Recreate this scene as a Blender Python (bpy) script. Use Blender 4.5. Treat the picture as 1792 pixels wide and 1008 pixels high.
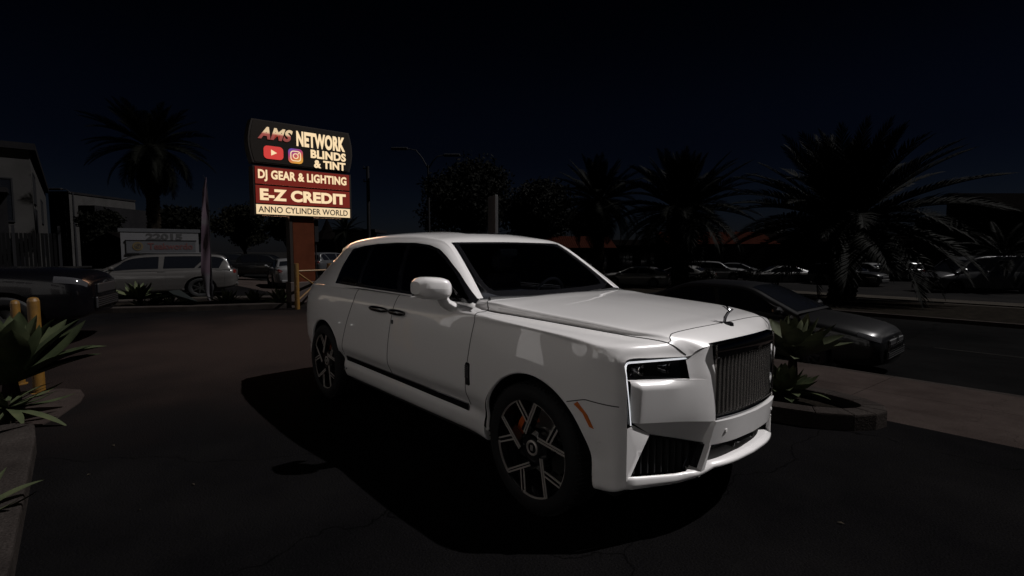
import bpy, bmesh, math, random
import numpy as np
from mathutils import Vector, Matrix
R = math.radians
random.seed(7); np.random.seed(7)
for _o in list(bpy.data.objects): bpy.data.objects.remove(_o)
scene = bpy.context.scene
C = scene.collection

# ------------------------------------------------------------------ camera
# the world frame is the parked white car's: +X its nose, +Y across the street, Z up, origin under its front axle
CAM = Vector((2.2134, -3.0548, 1.6187)); HEAD = 0.8533; PITCH = 0.0743
cd = bpy.data.cameras.new('camera'); cam = bpy.data.objects.new('camera', cd); C.objects.link(cam)
cam.location = CAM
fw = Vector((-math.sin(HEAD) * math.cos(PITCH), math.cos(HEAD) * math.cos(PITCH), -math.sin(PITCH)))
cam.rotation_euler = fw.to_track_quat('-Z', 'Y').to_euler()
cd.sensor_width = 36; cd.lens = 36 * 889.12 / 1792; cd.clip_end = 2000; cd.clip_start = 0.05
scene.camera = cam
# ------------------------------------------------------------------ sky, sun, exposure
SUN = Vector((0.40, 0.46, 0.80)).normalized()
world = bpy.data.worlds.new('World'); scene.world = world; world.use_nodes = True
wn = world.node_tree.nodes; wl = world.node_tree.links; wn.clear()
sky = wn.new('ShaderNodeTexSky'); sky.sky_type = 'NISHITA'; sky.sun_disc = False
sky.sun_elevation = math.asin(SUN.z); sky.sun_rotation = math.atan2(SUN.x, SUN.y)
sky.air_density = 1.0; sky.dust_density = 0.3; sky.ozone_density = 3.0
bg = wn.new('ShaderNodeBackground'); bg.inputs['Strength'].default_value = 0.00120
wo = wn.new('ShaderNodeOutputWorld'); 
# night air: bluer than the daytime sky and falling off quickly above the horizon
geo = wn.new('ShaderNodeTexCoord'); sep = wn.new('ShaderNodeSeparateXYZ'); wl.new(geo.outputs['Generated'], sep.inputs[0])
alt = wn.new('ShaderNodeValToRGB'); alt.color_ramp.interpolation = 'EASE'; wl.new(sep.outputs['Z'], alt.inputs[0])
e_ = alt.color_ramp.elements; e_[0].position = 0.0; e_[0].color = (.68, .72, 1.06, 1); e_[1].position = .45; e_[1].color = (.07, .09, .16, 1)
q_ = e_.new(.20); q_.color = (.28, .32, .53, 1)
mul = wn.new('ShaderNodeMix'); mul.data_type = 'RGBA'; mul.blend_type = 'MULTIPLY'; mul.inputs[0].default_value = 1
wl.new(sky.outputs[0], mul.inputs[6]); wl.new(alt.outputs[0], mul.inputs[7])
wl.new(mul.outputs[2], bg.inputs[0]); wl.new(bg.outputs[0], wo.inputs[0])
sd = bpy.data.lights.new('sun', 'SUN'); sd.energy = 4.3; sd.angle = R(0.5); sd.color = (1.0, 0.965, 0.955)
sun = bpy.data.objects.new('sun', sd); C.objects.link(sun); sun.rotation_euler = SUN.to_track_quat('Z', 'Y').to_euler()
scene.view_settings.view_transform = 'Standard'; scene.view_settings.look = 'None'
scene.view_settings.exposure = 0.0; scene.view_settings.gamma = 1.0; scene.view_settings.use_curve_mapping = False
scene.cycles.max_bounces = 8; scene.cycles.transparent_max_bounces = 16
scene.cycles.use_denoising = True
scene.cycles.sample_clamp_indirect = 4.0

def cw(r, d):
    """plan position r metres right of and d metres ahead of the camera -> world x, y"""
    s, c = math.sin(HEAD), math.cos(HEAD)
    return (CAM.x + c * r - s * d, CAM.y + s * r + c * d)
FACE_R = HEAD            # heading of something that faces to the camera's right

# ------------------------------------------------------------------ materials
MATS = {}
def mat(name, col, rough=0.6, metal=0.0, coat=0.0, spec=0.5, var=0.0, vscale=8.0, bump=0.0, bscale=60.0,
        emit=None, estr=0.0, trans=0.0, coatr=0.03, rvar=0.0, detail=6.0, col2=None, vdist=None):
    if name in MATS: return MATS[name]
    m = bpy.data.materials.new(name); m.use_nodes = True; MATS[name] = m
    nt = m.node_tree; b = nt.nodes['Principled BSDF']
    b.inputs['Base Color'].default_value = (*col, 1); b.inputs['Roughness'].default_value = rough
    b.inputs['Metallic'].default_value = metal; b.inputs['Coat Weight'].default_value = coat
    b.inputs['Coat Roughness'].default_value = coatr
    b.inputs['Specular IOR Level'].default_value = spec
    b.inputs['Transmission Weight'].default_value = trans
    if emit: b.inputs['Emission Color'].default_value = (*emit, 1); b.inputs['Emission Strength'].default_value = estr
    tc = None
    if var or bump or rvar or col2:
        tc = nt.nodes.new('ShaderNodeTexCoord')
    if var or col2:
        n = nt.nodes.new('ShaderNodeTexNoise'); n.inputs['Scale'].default_value = vscale; n.inputs['Detail'].default_value = detail
        n.inputs['Roughness'].default_value = 0.65
        nt.links.new(tc.outputs['Object'], n.inputs['Vector'])
        r = nt.nodes.new('ShaderNodeValToRGB')
        r.color_ramp.elements[0].position = 0.3; r.color_ramp.elements[1].position = 0.72
        lo = [max(0, c * (1 - var)) for c in col]; hi = [min(1, c * (1 + var)) for c in (col2 or col)]
        r.color_ramp.elements[0].color = (*lo, 1); r.color_ramp.elements[1].color = (*hi, 1)
        nt.links.new(n.outputs['Fac'], r.inputs[0]); nt.links.new(r.outputs[0], b.inputs['Base Color'])
    if rvar:
        n = nt.nodes.new('ShaderNodeTexNoise'); n.inputs['Scale'].default_value = vscale * 1.7; n.inputs['Detail'].default_value = 8
        nt.links.new(tc.outputs['Object'], n.inputs['Vector'])
        mr = nt.nodes.new('ShaderNodeMapRange'); mr.inputs[3].default_value = max(0, rough - rvar); mr.inputs[4].default_value = min(1, rough + rvar)
        mr.inputs[1].default_value = 0.3; mr.inputs[2].default_value = 0.7
        nt.links.new(n.outputs['Fac'], mr.inputs[0]); nt.links.new(mr.outputs[0], b.inputs['Roughness'])
    if bump:
        n = nt.nodes.new('ShaderNodeTexNoise'); n.inputs['Scale'].default_value = bscale; n.inputs['Detail'].default_value = 4
        nt.links.new(tc.outputs['Object'], n.inputs['Vector'])
        bp = nt.nodes.new('ShaderNodeBump'); bp.inputs['Strength'].default_value = bump; bp.inputs['Distance'].default_value = 0.01
        nt.links.new(n.outputs['Fac'], bp.inputs['Height']); nt.links.new(bp.outputs[0], b.inputs['Normal'])
    return m

def glass_mat(name, tint, dark=0.02, gloss=1.0):
    """tinted car glass: a dark film one can just see through, with the mirror of its outer face"""
    if name in MATS: return MATS[name]
    m = bpy.data.materials.new(name); m.use_nodes = True; MATS[name] = m
    nt = m.node_tree; nt.nodes.clear()
    o = nt.nodes.new('ShaderNodeOutputMaterial'); t = nt.nodes.new('ShaderNodeBsdfTransparent'); t.inputs[0].default_value = (*tint, 1)
    g = nt.nodes.new('ShaderNodeBsdfGlossy'); g.inputs['Roughness'].default_value = 0.015; g.inputs[0].default_value = (gloss,) * 3 + (1,)
    f = nt.nodes.new('ShaderNodeFresnel'); f.inputs[0].default_value = 1.5
    x = nt.nodes.new('ShaderNodeMixShader')
    nt.links.new(f.outputs[0], x.inputs[0]); nt.links.new(t.outputs[0], x.inputs[1]); nt.links.new(g.outputs[0], x.inputs[2])
    nt.links.new(x.outputs[0], o.inputs[0])
    return m

# ------------------------------------------------------------------ objects
def mesh(name, V, F, m, parent=None, smooth=True, angle=None):
    me = bpy.data.meshes.new(name)
    me.from_pydata([tuple(map(float, v)) for v in V], [], [tuple(map(int, f)) for f in F]); me.update()
    if smooth:
        me.polygons.foreach_set('use_smooth', [True] * len(me.polygons))
        if angle is not None: me.set_sharp_from_angle(angle=R(angle))
    if m is not None:
        for k in (m if isinstance(m, (list, tuple)) else [m]): me.materials.append(k)
    o = bpy.data.objects.new(name, me); C.objects.link(o)
    if parent is not None: o.parent = parent
    return o
def tag(o, label=None, cat=None, group=None, kind=None):
    if label: o['label'] = label
    if cat: o['category'] = cat
    if group: o['group'] = group
    if kind: o['kind'] = kind
    return o
def thing(name, label, cat, loc=(0, 0, 0), rz=0.0, group=None):
    o = bpy.data.objects.new(name, None); C.objects.link(o); o.empty_display_size = 0.2
    o.location = loc; o.rotation_euler = (0, 0, rz)
    return tag(o, label, cat, group)
def copy_tree(o, parent=None):
    c = o.copy(); C.objects.link(c); c.parent = parent
    for ch in list(o.children): copy_tree(ch, c)
    return c

class MB:
    """collects simple shapes into one mesh"""
    def __init__(s): s.V = []; s.F = []
    def add(s, V, F):
        n = len(s.V); s.V += [tuple(v) for v in V]; s.F += [tuple(i + n for i in f) for f in F]; return s
    def box(s, x0, x1, y0, y1, z0, z1, M=None, bev=0.0):
        if bev:
            b = min(bev, (x1 - x0) / 2.01, (y1 - y0) / 2.01, (z1 - z0) / 2.01)
            V = []
            for (ax) in range(3):
                for sx in (0, 1):
                    for sy in (0, 1):
                        for sz in (0, 1):
                            p = [(x0, x1)[sx], (y0, y1)[sy], (z0, z1)[sz]]
                            for k, sg in enumerate((sx, sy, sz)):
                                if k != ax: p[k] += b if sg == 0 else -b
                            V.append(p)
            bm = bmesh.new()
            for v in V: bm.verts.new(v)
            r = bmesh.ops.convex_hull(bm, input=bm.verts)
            bm.verts.index_update()
            V = [tuple(v.co) for v in bm.verts]; F = [[v.index for v in f.verts] for f in bm.faces]; bm.free()
        else:
            V = [(x, y, z) for z in (z0, z1) for y in (y0, y1) for x in (x0, x1)]
            F = [(0, 2, 3, 1), (4, 5, 7, 6), (0, 1, 5, 4), (2, 6, 7, 3), (0, 4, 6, 2), (1, 3, 7, 5)]
        if M is not None: V = [tuple(M @ Vector(v)) for v in V]
        return s.add(V, F)
    def tube(s, pts, rad, n=10, cap=True, squash=None):
        pts = [Vector(p) for p in pts]; rs = rad if isinstance(rad, (list, tuple)) else [rad] * len(pts)
        V = []; F = []
        up = Vector((0, 0, 1))
        t0 = (pts[1] - pts[0]).normalized()
        a = t0.cross(up) if abs(t0.dot(up)) < 0.95 else t0.cross(Vector((1, 0, 0))); a.normalize()
        for i, p in enumerate(pts):
            t = (pts[min(i + 1, len(pts) - 1)] - pts[max(i - 1, 0)]).normalized()
            a = (a - t * a.dot(t)).normalized(); b = t.cross(a)
            for k in range(n):
                th = 2 * math.pi * k / n
                V.append(p + (a * math.cos(th) + b * math.sin(th) * (squash or 1)) * rs[i])
        for i in range(len(pts) - 1):
            for k in range(n):
                F.append((i * n + k, i * n + (k + 1) % n, (i + 1) * n + (k + 1) % n, (i + 1) * n + k))
        if cap: F.append(tuple(range(n - 1, -1, -1))); F.append(tuple((len(pts) - 1) * n + k for k in range(n)))
        return s.add(V, F)
    def lathe(s, prof, n=32, axis='y', c=(0, 0, 0), close=False):
        """prof: (radius, along axis) points turned about the axis"""
        V = []; F = []
        for (r, h) in prof:
            for k in range(n):
                th = 2 * math.pi * k / n; u, w = r * math.cos(th), r * math.sin(th)
                p = (u, h, w) if axis == 'y' else ((u, w, h) if axis == 'z' else (h, u, w))
                V.append((p[0] + c[0], p[1] + c[1], p[2] + c[2]))
        m = len(prof)
        for i in range(m - 1 if not close else m):
            j = (i + 1) % m
            for k in range(n):
                F.append((i * n + k, i * n + (k + 1) % n, j * n + (k + 1) % n, j * n + k))
        return s.add(V, F)
    def prism(s, poly, d0, d1, axis='y'):
        """2D outline extruded along an axis"""
        n = len(poly)
        def P(a, b, d): return (a, d, b) if axis == 'y' else ((a, b, d) if axis == 'z' else (d, a, b))
        V = [P(a, b, d0) for a, b in poly] + [P(a, b, d1) for a, b in poly]
        F = [tuple(range(n)), tuple(range(2 * n - 1, n - 1, -1))] + [(i, i + n, (i + 1) % n + n, (i + 1) % n) for i in range(n)]
        return s.add(V, F)
    def build(s, name, m, parent=None, smooth=False, angle=35):
        o = mesh(name, s.V, s.F, m, parent, smooth, angle if smooth else None)
        bm = bmesh.new(); bm.from_mesh(o.data); bmesh.ops.recalc_face_normals(bm, faces=bm.faces); bm.to_mesh(o.data); bm.free()
        return o

def box(name, m, parent, x0, x1, y0, y1, z0, z1, bev=0.0, M=None):
    return MB().box(x0, x1, y0, y1, z0, z1, M, bev).build(name, m, parent)

# ------------------------------------------------------------------ curved sheets
def crb(t, n):
    """Catmull-Rom weights of n control points at parameters t"""
    t = np.clip(np.asarray(t, float), 0, n - 1); i = np.minimum(t.astype(int), n - 2); x = t - i
    W = np.zeros((len(t), n)); k = np.arange(len(t))
    w = [-.5 * x**3 + x**2 - .5 * x, 1.5 * x**3 - 2.5 * x**2 + 1, -1.5 * x**3 + 2 * x**2 + .5 * x, .5 * x**3 - .5 * x**2]
    for d in range(4):
        j = i + d - 1
        lo = j < 0; hi = j > n - 1; ok = ~(lo | hi)
        np.add.at(W, (k[ok], j[ok]), w[d][ok])
        np.add.at(W, (k[lo], np.zeros(lo.sum(), int)), 2 * w[d][lo]); np.add.at(W, (k[lo], np.ones(lo.sum(), int)), -w[d][lo])
        np.add.at(W, (k[hi], np.full(hi.sum(), n - 1)), 2 * w[d][hi]); np.add.at(W, (k[hi], np.full(hi.sum(), n - 2)), -w[d][hi])
    return W
class Net:
    def __init__(s, P): s.P = np.array(P, float); s.M, s.N = s.P.shape[:2]
    def ev(s, u, v):
        u = np.asarray(u, float); v = np.asarray(v, float); sh = u.shape
        A = crb(u.ravel(), s.M); B = crb(v.ravel(), s.N)
        return np.einsum('ki,kj,ijc->kc', A, B, s.P).reshape(*sh, 3)
    def nrm(s, u, v):
        u = np.asarray(u, float); v = np.asarray(v, float); e = 1e-3
        du = s.ev(np.minimum(u + e, s.M - 1), v) - s.ev(np.maximum(u - e, 0), v)
        dv = s.ev(u, np.minimum(v + e, s.N - 1)) - s.ev(u, np.maximum(v - e, 0))
        n = np.cross(du, dv); return n / (np.linalg.norm(n, axis=-1, keepdims=True) + 1e-12)
    def inv(s, a, b, ia, ib, u0, v0):
        """parameters where coordinates ia, ib take values a, b (Newton, per point)"""
        u = np.array(u0, float) + 0 * np.asarray(a); v = np.array(v0, float) + 0 * np.asarray(a)
        for _ in range(30):
            p = s.ev(u, v); e = 1e-4
            pu = (s.ev(u + e, v) - p) / e; pv = (s.ev(u, v + e) - p) / e
            ra = a - p[..., ia]; rb = b - p[..., ib]
            D = pu[..., ia] * pv[..., ib] - pv[..., ia] * pu[..., ib]; D = np.where(abs(D) < 1e-9, 1e-9, D)
            u = np.clip(u + np.clip((ra * pv[..., ib] - rb * pv[..., ia]) / D, -.4, .4), 0, s.M - 1.001)
            v = np.clip(v + np.clip((rb * pu[..., ia] - ra * pu[..., ib]) / D, -.4, .4), 0, s.N - 1.001)
        return u, v
def gridfaces(nu, nv, flip=False):
    F = []
    for i in range(nu - 1):
        for j in range(nv - 1):
            q = (i * nv + j, (i + 1) * nv + j, (i + 1) * nv + j + 1, i * nv + j + 1)
            F.append(q[::-1] if flip else q)
    return F
def sheet(name, G, m, parent=None, thick=0.0, N=None, angle=None, mirror=False, both=False):
    """a grid of points G as a smooth sheet; with thick it gets a back and rim (shifted against N)"""
    G = np.asarray(G, float); nu, nv = G.shape[:2]
    V = list(G.reshape(-1, 3)); F = gridfaces(nu, nv)
    if thick:
        V += list((G - np.asarray(N) * thick).reshape(-1, 3)); n = nu * nv
        F += [tuple(i + n for i in f[::-1]) for f in gridfaces(nu, nv)]
        ring = [j for j in range(nv)] + [i * nv + nv - 1 for i in range(1, nu)] + [(nu - 1) * nv + j for j in range(nv - 2, -1, -1)] + [i * nv for i in range(nu - 2, 0, -1)]
        for a, b in zip(ring, ring[1:] + ring[:1]): F.append((a, b, b + n, a + n))
    if mirror: V = [(v[0], -v[1], v[2]) for v in V]; F = [f[::-1] for f in F]
    if both:                                            # the mirrored twin is an object of its own
        sheet(name, G, m, parent, thick, N, angle, True)
    if False:
        n = len(V); V = V + [(v[0], -v[1], v[2]) for v in V]; F = F + [tuple(i + n for i in f[::-1]) for f in F]
    o = mesh(name, V, F, m, parent, True, angle if angle else (40 if thick else None))
    bm = bmesh.new(); bm.from_mesh(o.data); bmesh.ops.remove_doubles(bm, verts=bm.verts, dist=1e-5)
    bmesh.ops.recalc_face_normals(bm, faces=bm.faces); bm.to_mesh(o.data); bm.free()
    return o
def coons(e0, e1, f0, f1, n, m):
    """2D grid between bottom e0, top e1 (left to right) and left f0, right f1 (bottom to top) polylines"""
    def rs(p, k):
        p = np.array(p, float); d = np.r_[0, np.cumsum(np.linalg.norm(np.diff(p, axis=0), axis=1))]; t = np.linspace(0, d[-1], k)
        return np.stack([np.interp(t, d, p[:, c]) for c in range(p.shape[1])], 1)
    a, b, c, d = rs(e0, n), rs(e1, n), rs(f0, m), rs(f1, m)
    s = np.linspace(0, 1, n)[:, None, None]; t = np.linspace(0, 1, m)[None, :, None]
    return (1 - t) * a[:, None] + t * b[:, None] + (1 - s) * c[None] + s * d[None] - ((1 - s) * (1 - t) * a[0] + s * (1 - t) * a[-1] + (1 - s) * t * b[0] + s * t * b[-1])
def quad2(p00, p10, p11, p01, n, m):
    return coons([p00, p10], [p01, p11], [p00, p01], [p10, p11], n, m)

def text_obj(name, s, m, parent, M, w, h, depth=0.006, shear=0.0, bold=0.0, space=1.0):
    """raised lettering fitted to a w x h box centred on M's origin, in M's local XY plane"""
    cu = bpy.data.curves.new(name, 'FONT'); cu.body = s; cu.align_x = 'CENTER'; cu.extrude = 0.02; cu.offset = bold; cu.shear = shear
    cu.space_character = space; cu.resolution_u = 4
    t = bpy.data.objects.new(name, cu); C.objects.link(t); bpy.context.view_layer.update()
    me = bpy.data.meshes.new_from_object(t.evaluated_get(bpy.context.evaluated_depsgraph_get())); bpy.data.objects.remove(t); bpy.data.curves.remove(cu)
    n = len(me.vertices); co = np.zeros(n * 3); me.vertices.foreach_get('co', co); co = co.reshape(-1, 3)
    lo, hi = co.min(0), co.max(0)
    co[:, 0] = (co[:, 0] - (lo[0] + hi[0]) / 2) * w / (hi[0] - lo[0]); co[:, 1] = (co[:, 1] - (lo[1] + hi[1]) / 2) * h / (hi[1] - lo[1])
    co[:, 2] = (co[:, 2] - lo[2]) * depth / (hi[2] - lo[2])
    co = co @ np.array(M.to_3x3()).T + np.array(M.translation)
    me.vertices.foreach_set('co', co.ravel()); me.update(); me.materials.clear(); me.materials.append(m)
    o = bpy.data.objects.new(name, me); C.objects.link(o); o.parent = parent
    return o
# ================================================================== ground and streets
def shape_mat(name, lo, hi, vscale, rough=.85, bump=.35, bscale=90, cracks=0.0, crscale=.35, dim=.55):
    """mottled mineral surface, with optional fine cracks"""
    if name in MATS: return MATS[name]
    lo = tuple(c * dim for c in lo); hi = tuple(c * dim for c in hi)
    m = mat(name, lo, rough, var=.0, bump=bump, bscale=bscale, col2=hi, vscale=vscale, detail=9)
    nt = m.node_tree; b = nt.nodes['Principled BSDF']; b.inputs['Specular IOR Level'].default_value = .04; b.inputs['IOR'].default_value = 1.06
    src = b.inputs['Base Color'].links[0].from_socket
    tc = [n for n in nt.nodes if n.type == 'TEX_COORD'][0]
    # grit
    g = nt.nodes.new('ShaderNodeTexNoise'); g.inputs['Scale'].default_value = bscale * 1.3; g.inputs['Detail'].default_value = 3
    nt.links.new(tc.outputs['Object'], g.inputs['Vector'])
    gr = nt.nodes.new('ShaderNodeMapRange'); gr.inputs[1].default_value = .25; gr.inputs[2].default_value = .8; gr.inputs[3].default_value = .55; gr.inputs[4].default_value = 1.5
    nt.links.new(g.outputs['Fac'], gr.inputs[0])
    mx = nt.nodes.new('ShaderNodeMix'); mx.data_type = 'RGBA'; mx.blend_type = 'MULTIPLY'; mx.inputs[0].default_value = 1
    nt.links.new(src, mx.inputs[6]); nt.links.new(gr.outputs[0], mx.inputs[7]); out = mx.outputs[2]
    if cracks:
        wv = nt.nodes.new('ShaderNodeTexNoise'); wv.inputs['Scale'].default_value = 1.6; wv.inputs['Detail'].default_value = 6
        nt.links.new(tc.outputs['Object'], wv.inputs['Vector'])
        ad = nt.nodes.new('ShaderNodeMix'); ad.data_type = 'RGBA'; ad.blend_type = 'LINEAR_LIGHT'; ad.inputs[0].default_value = .35
        nt.links.new(tc.outputs['Object'], ad.inputs[6]); nt.links.new(wv.outputs['Color'], ad.inputs[7])
        vo = nt.nodes.new('ShaderNodeTexVoronoi'); vo.feature = 'DISTANCE_TO_EDGE'; vo.inputs['Scale'].default_value = crscale
        nt.links.new(ad.outputs[2], vo.inputs['Vector'])
        cr = nt.nodes.new('ShaderNodeMapRange'); cr.inputs[1].default_value = .0; cr.inputs[2].default_value = .0032; cr.inputs[3].default_value = 1 - cracks; cr.inputs[4].default_value = 1
        nt.links.new(vo.outputs['Distance'], cr.inputs[0])
        m2 = nt.nodes.new('ShaderNodeMix'); m2.data_type = 'RGBA'; m2.blend_type = 'MULTIPLY'; m2.inputs[0].default_value = 1
        nt.links.new(out, m2.inputs[6]); nt.links.new(cr.outputs[0], m2.inputs[7]); out = m2.outputs[2]
    nt.links.new(out, b.inputs['Base Color'])
    return m
LOTM = shape_mat('sealed_asphalt', (.0034, .0033, .0038), (.0092, .0086, .0088), .55, bump=.9, bscale=75, cracks=.6, crscale=.33)
STREETM = shape_mat('street_asphalt', (.0036, .0036, .0038), (.0082, .0080, .0080), .4, bump=.8, bscale=60, cracks=.6, crscale=.16)
FARLOT = shape_mat('far_asphalt', (.0080, .0080, .0084), (.0170, .0160, .0155), .3, bump=.3, bscale=40)
CONC = shape_mat('concrete', (.028, .0215, .0195), (.052, .041, .037), 1.4, bump=.35, bscale=110, cracks=.35, crscale=.5)
KERB = shape_mat('kerb_concrete', (.022, .0185, .017), (.042, .036, .033), 3.0, bump=.5, bscale=60)
SOIL = shape_mat('planting_soil', (.006, .0055, .005), (.018, .015, .012), 5, bump=1.0, bscale=30)
SAND = shape_mat('pale_ground', (.030, .027, .023), (.052, .046, .040), 1.2, bump=.5, bscale=30)
GRASS = shape_mat('dry_grass', (.006, .007, .003), (.014, .014, .007), 3, bump=1.0, bscale=40)

def slab(name, poly, z0, z1, m, parent=None, bev=0.0, tilt=None):
    """flat piece with real thickness on a ground outline"""
    n = len(poly); V = [(x, y, z0) for x, y in poly] + [(x, y, (tilt(x, y) if tilt else z1)) for x, y in poly]
    F = [tuple(range(n - 1, -1, -1)), tuple(range(n, 2 * n))] + [(i, (i + 1) % n, (i + 1) % n + n, i + n) for i in range(n)]
    o = mesh(name, V, F, m, parent, False)
    bm = bmesh.new(); bm.from_mesh(o.data); bmesh.ops.recalc_face_normals(bm, faces=bm.faces)
    if bev:
        e = [e for e in bm.edges if all(v.co.z > z0 + .001 for v in e.verts)]
        bmesh.ops.bevel(bm, geom=e, offset=bev, segments=2, profile=.6, affect='EDGES')
    bm.to_mesh(o.data); bm.free()
    return o
def rect(x0, x1, y0, y1): return [(x0, y0), (x1, y0), (x1, y1), (x0, y1)]
tag(mesh('ground', [(-700, -700, -1.05), (700, -700, -1.05), (700, 700, -1.05), (-700, 700, -1.05)], [(0, 1, 2, 3)], FARLOT), 'dark far ground reaching to the horizon', kind='structure')
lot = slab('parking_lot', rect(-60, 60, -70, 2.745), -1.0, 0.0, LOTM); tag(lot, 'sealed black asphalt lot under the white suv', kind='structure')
KY = 5.65
def sw_z(x, y): return -.15 * (y - 2.75) / (KY - 2.75) - .002
sw = slab('sidewalk', rect(-60, 60, 2.75, KY), -1.0, -.17, CONC); tag(sw, 'concrete sidewalk between the lot and the street', kind='structure')
def swslab(x0, x1, y0, y1): return slab('paving_slab', rect(x0 + .004, x1 - .004, y0 + .004, y1 - .004), -.20, 0, CONC, sw, tilt=sw_z)
xs_ = [-60, -30, -14, -7, -4.3, -2.7, -1.1] + [.45 + 1.62 * k for k in range(9)] + [22, 60]
for a, b in zip(xs_, xs_[1:]):
    swslab(a, b, 2.75, 4.25); swslab(a, b, 4.25, KY - .16)
    slab('kerb_stone', rect(a + .003, b - .003, KY - .16, KY), -.40, 0, KERB, sw, tilt=lambda x, y: sw_z(x, y) - .002)
# the street falls away from the kerb
sy = [KY - .01, 6.4, 8, 11, 14, 17.0]; sz = [-.285, -.34, -.42, -.52, -.56, -.58]
V = [(x, y, z) for y, z in zip(sy, sz) for x in (-200, 200)]; F = [(2 * i, 2 * i + 1, 2 * i + 3, 2 * i + 2) for i in range(5)]
tag(mesh('street', V, F, STREETM), 'dark street running past behind the sedan', kind='structure')
PAINTLINE = shape_mat('road_paint', (.009, .009, .0085), (.018, .017, .016), 6, bump=.2)
for k in range(9):
    x0 = -30 + k * 6.0; zz = np.interp(11.2, sy, sz) + .005
    tag(mesh('lane_dash', [(x0, 11.14, zz), (x0 + 2.4, 11.14, zz), (x0 + 2.4, 11.26, zz), (x0, 11.26, zz)], [(0, 1, 2, 3)], PAINTLINE), kind='structure')
fk = slab('far_kerb', rect(-200, 200, 17.0, 17.2), -.9, -.46, KERB, bev=.02); tag(fk, 'kerb on the far side of the street', kind='structure')
fs = slab('verge', rect(-200, 200, 17.2, 24.5), -.98, -.50, SOIL, tilt=lambda x, y: -.47 if y < 18 else -.62); tag(fs, 'dark planting verge with the palm trees', kind='structure')
V = [(x, y, z) for y, z in ((24.45, -.63), (27, -.80), (60, -.95), (200, -.98)) for x in (-200, 200)]
tag(mesh('far_parking_lot', V, [(2 * i, 2 * i + 1, 2 * i + 3, 2 * i + 2) for i in range(3)], FARLOT), 'far parking lot behind the palm trees', kind='structure')
for x0, x1, y0, y1 in ((-9, 2, 26.5, 28.2), (-2, 9, 24.6, 25.8)):
    tag(slab('pale_strip', rect(x0, x1, y0, y1), -1.0, -.70, SAND), kind='structure')

# planter beside the suv, long kerbed island along the sidewalk
def kerb_ring(name, outer, w, z0, z1, label, soil_z, cat='planter'):
    t = thing(name, label, cat)
    c = np.array(outer, float); n = len(c); inn = []
    area = sum(c[i, 0] * c[(i + 1) % n, 1] - c[(i + 1) % n, 0] * c[i, 1] for i in range(n)); sg = 1 if area > 0 else -1
    for i in range(n):
        e0 = c[i] - c[i - 1]; e1 = c[(i + 1) % n] - c[i]; e0 /= np.linalg.norm(e0); e1 /= np.linalg.norm(e1)
        nn = np.array([-(e0 + e1)[1], (e0 + e1)[0]]) * sg; nn /= np.linalg.norm(nn)
        inn.append(c[i] + nn * w / max(.5, float(np.dot(nn, np.array([-e1[1], e1[0]]) * sg))))
    for i in range(n):
        j = (i + 1) % n; slab('kerb_stone', [tuple(c[i]), tuple(c[j]), tuple(inn[j]), tuple(inn[i])], z0, z1, KERB, t, bev=.018)
    slab('soil', [tuple(p) for p in inn], z0, soil_z, SOIL, t)
    return t
tip = [(.62, 2.0), (.88, 2.18), (1.0, 2.36), (1.04, 2.54), (.98, 2.72), (.80, 2.86), (.50, 2.95)]
kerb_ring('planter_island', [(-9.0, 1.86), (-3.0, 1.86), (.2, 1.87)] + tip + [(-1.2, 3.08), (-9.0, 3.10)], .20, -.1, .15, 'kerbed planting island with rounded tip beside the suv grille', .06)
kerb_ring('corner_planter', [(-3.86, -3.45), (-3.70, -3.34), (-3.3, -3.32), (3.5, -3.36), (3.5, -7.5), (-3.9, -7.5)], .30, -.05, .13, 'concrete kerbed planter with agave at the left edge', .07)
tag(slab('concrete_pad', [(-5.75, -3.44), (-5.62, -3.18), (-5.42, -3.02), (-5.1, -2.99), (-4.8, -3.03), (-4.3, -3.20), (-4.08, -3.33), (-4.08, -4.4), (-5.75, -4.4)], -.02, .012, CONC), 'pale concrete pad at the foot of the bollards', kind='structure')
isl = [(-14.75, -2.95), (-14.3, -2.25), (-13.5, -.72), (-12.72, 1.15), (-12.2, 2.9), (-14.6, 3.1), (-15.6, 1.2), (-16.3, -.9), (-17.0, -2.6)]
kerb_ring('sign_island', isl[::1], .34, -.05, .14, 'kerbed island of low plants around the sign post', .08)
tag(slab('far_walk', rect(-31, -28, -14, 2.5), -.05, .05, SAND), 'pale far walk behind the left cars', kind='structure')
tag(slab('driveway_walk', [(-17.2, -3.2), (-16.4, -1.2), (-15.7, 1.1), (-14.8, 2.7), (-16.6, 2.7), (-17.8, .9), (-18.9, -3.2)], -.05, .02, SAND), 'pale walk behind the sign island', kind='structure')
LITTER = mat('dry_leaf', (.022, .018, .013), .9, spec=.05)
for k, (r, d) in enumerate(((-3.05, 3.55), (-2.32, 3.05), (-2.2, 3.4), (-3.3, 4.1), (1.95, 2.9))):
    x, y = cw(r, d); a = random.random() * 6.28; l = .012 + .02 * random.random()
    q = [(x + l * (u * math.cos(a) - v * .35 * math.sin(a)), y + l * (u * math.sin(a) + v * .35 * math.cos(a)), .006 + .006 * w) for u, v, w in ((-1, 0, 0), (0, -1, .6), (1, 0, 0), (0, 1, 1))]
    tag(mesh('dry_leaf', q, [(0, 1, 2, 3)], LITTER), 'scrap of dry leaf lying on the dark asphalt', 'leaf', 'leaf scraps on the asphalt')

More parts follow.
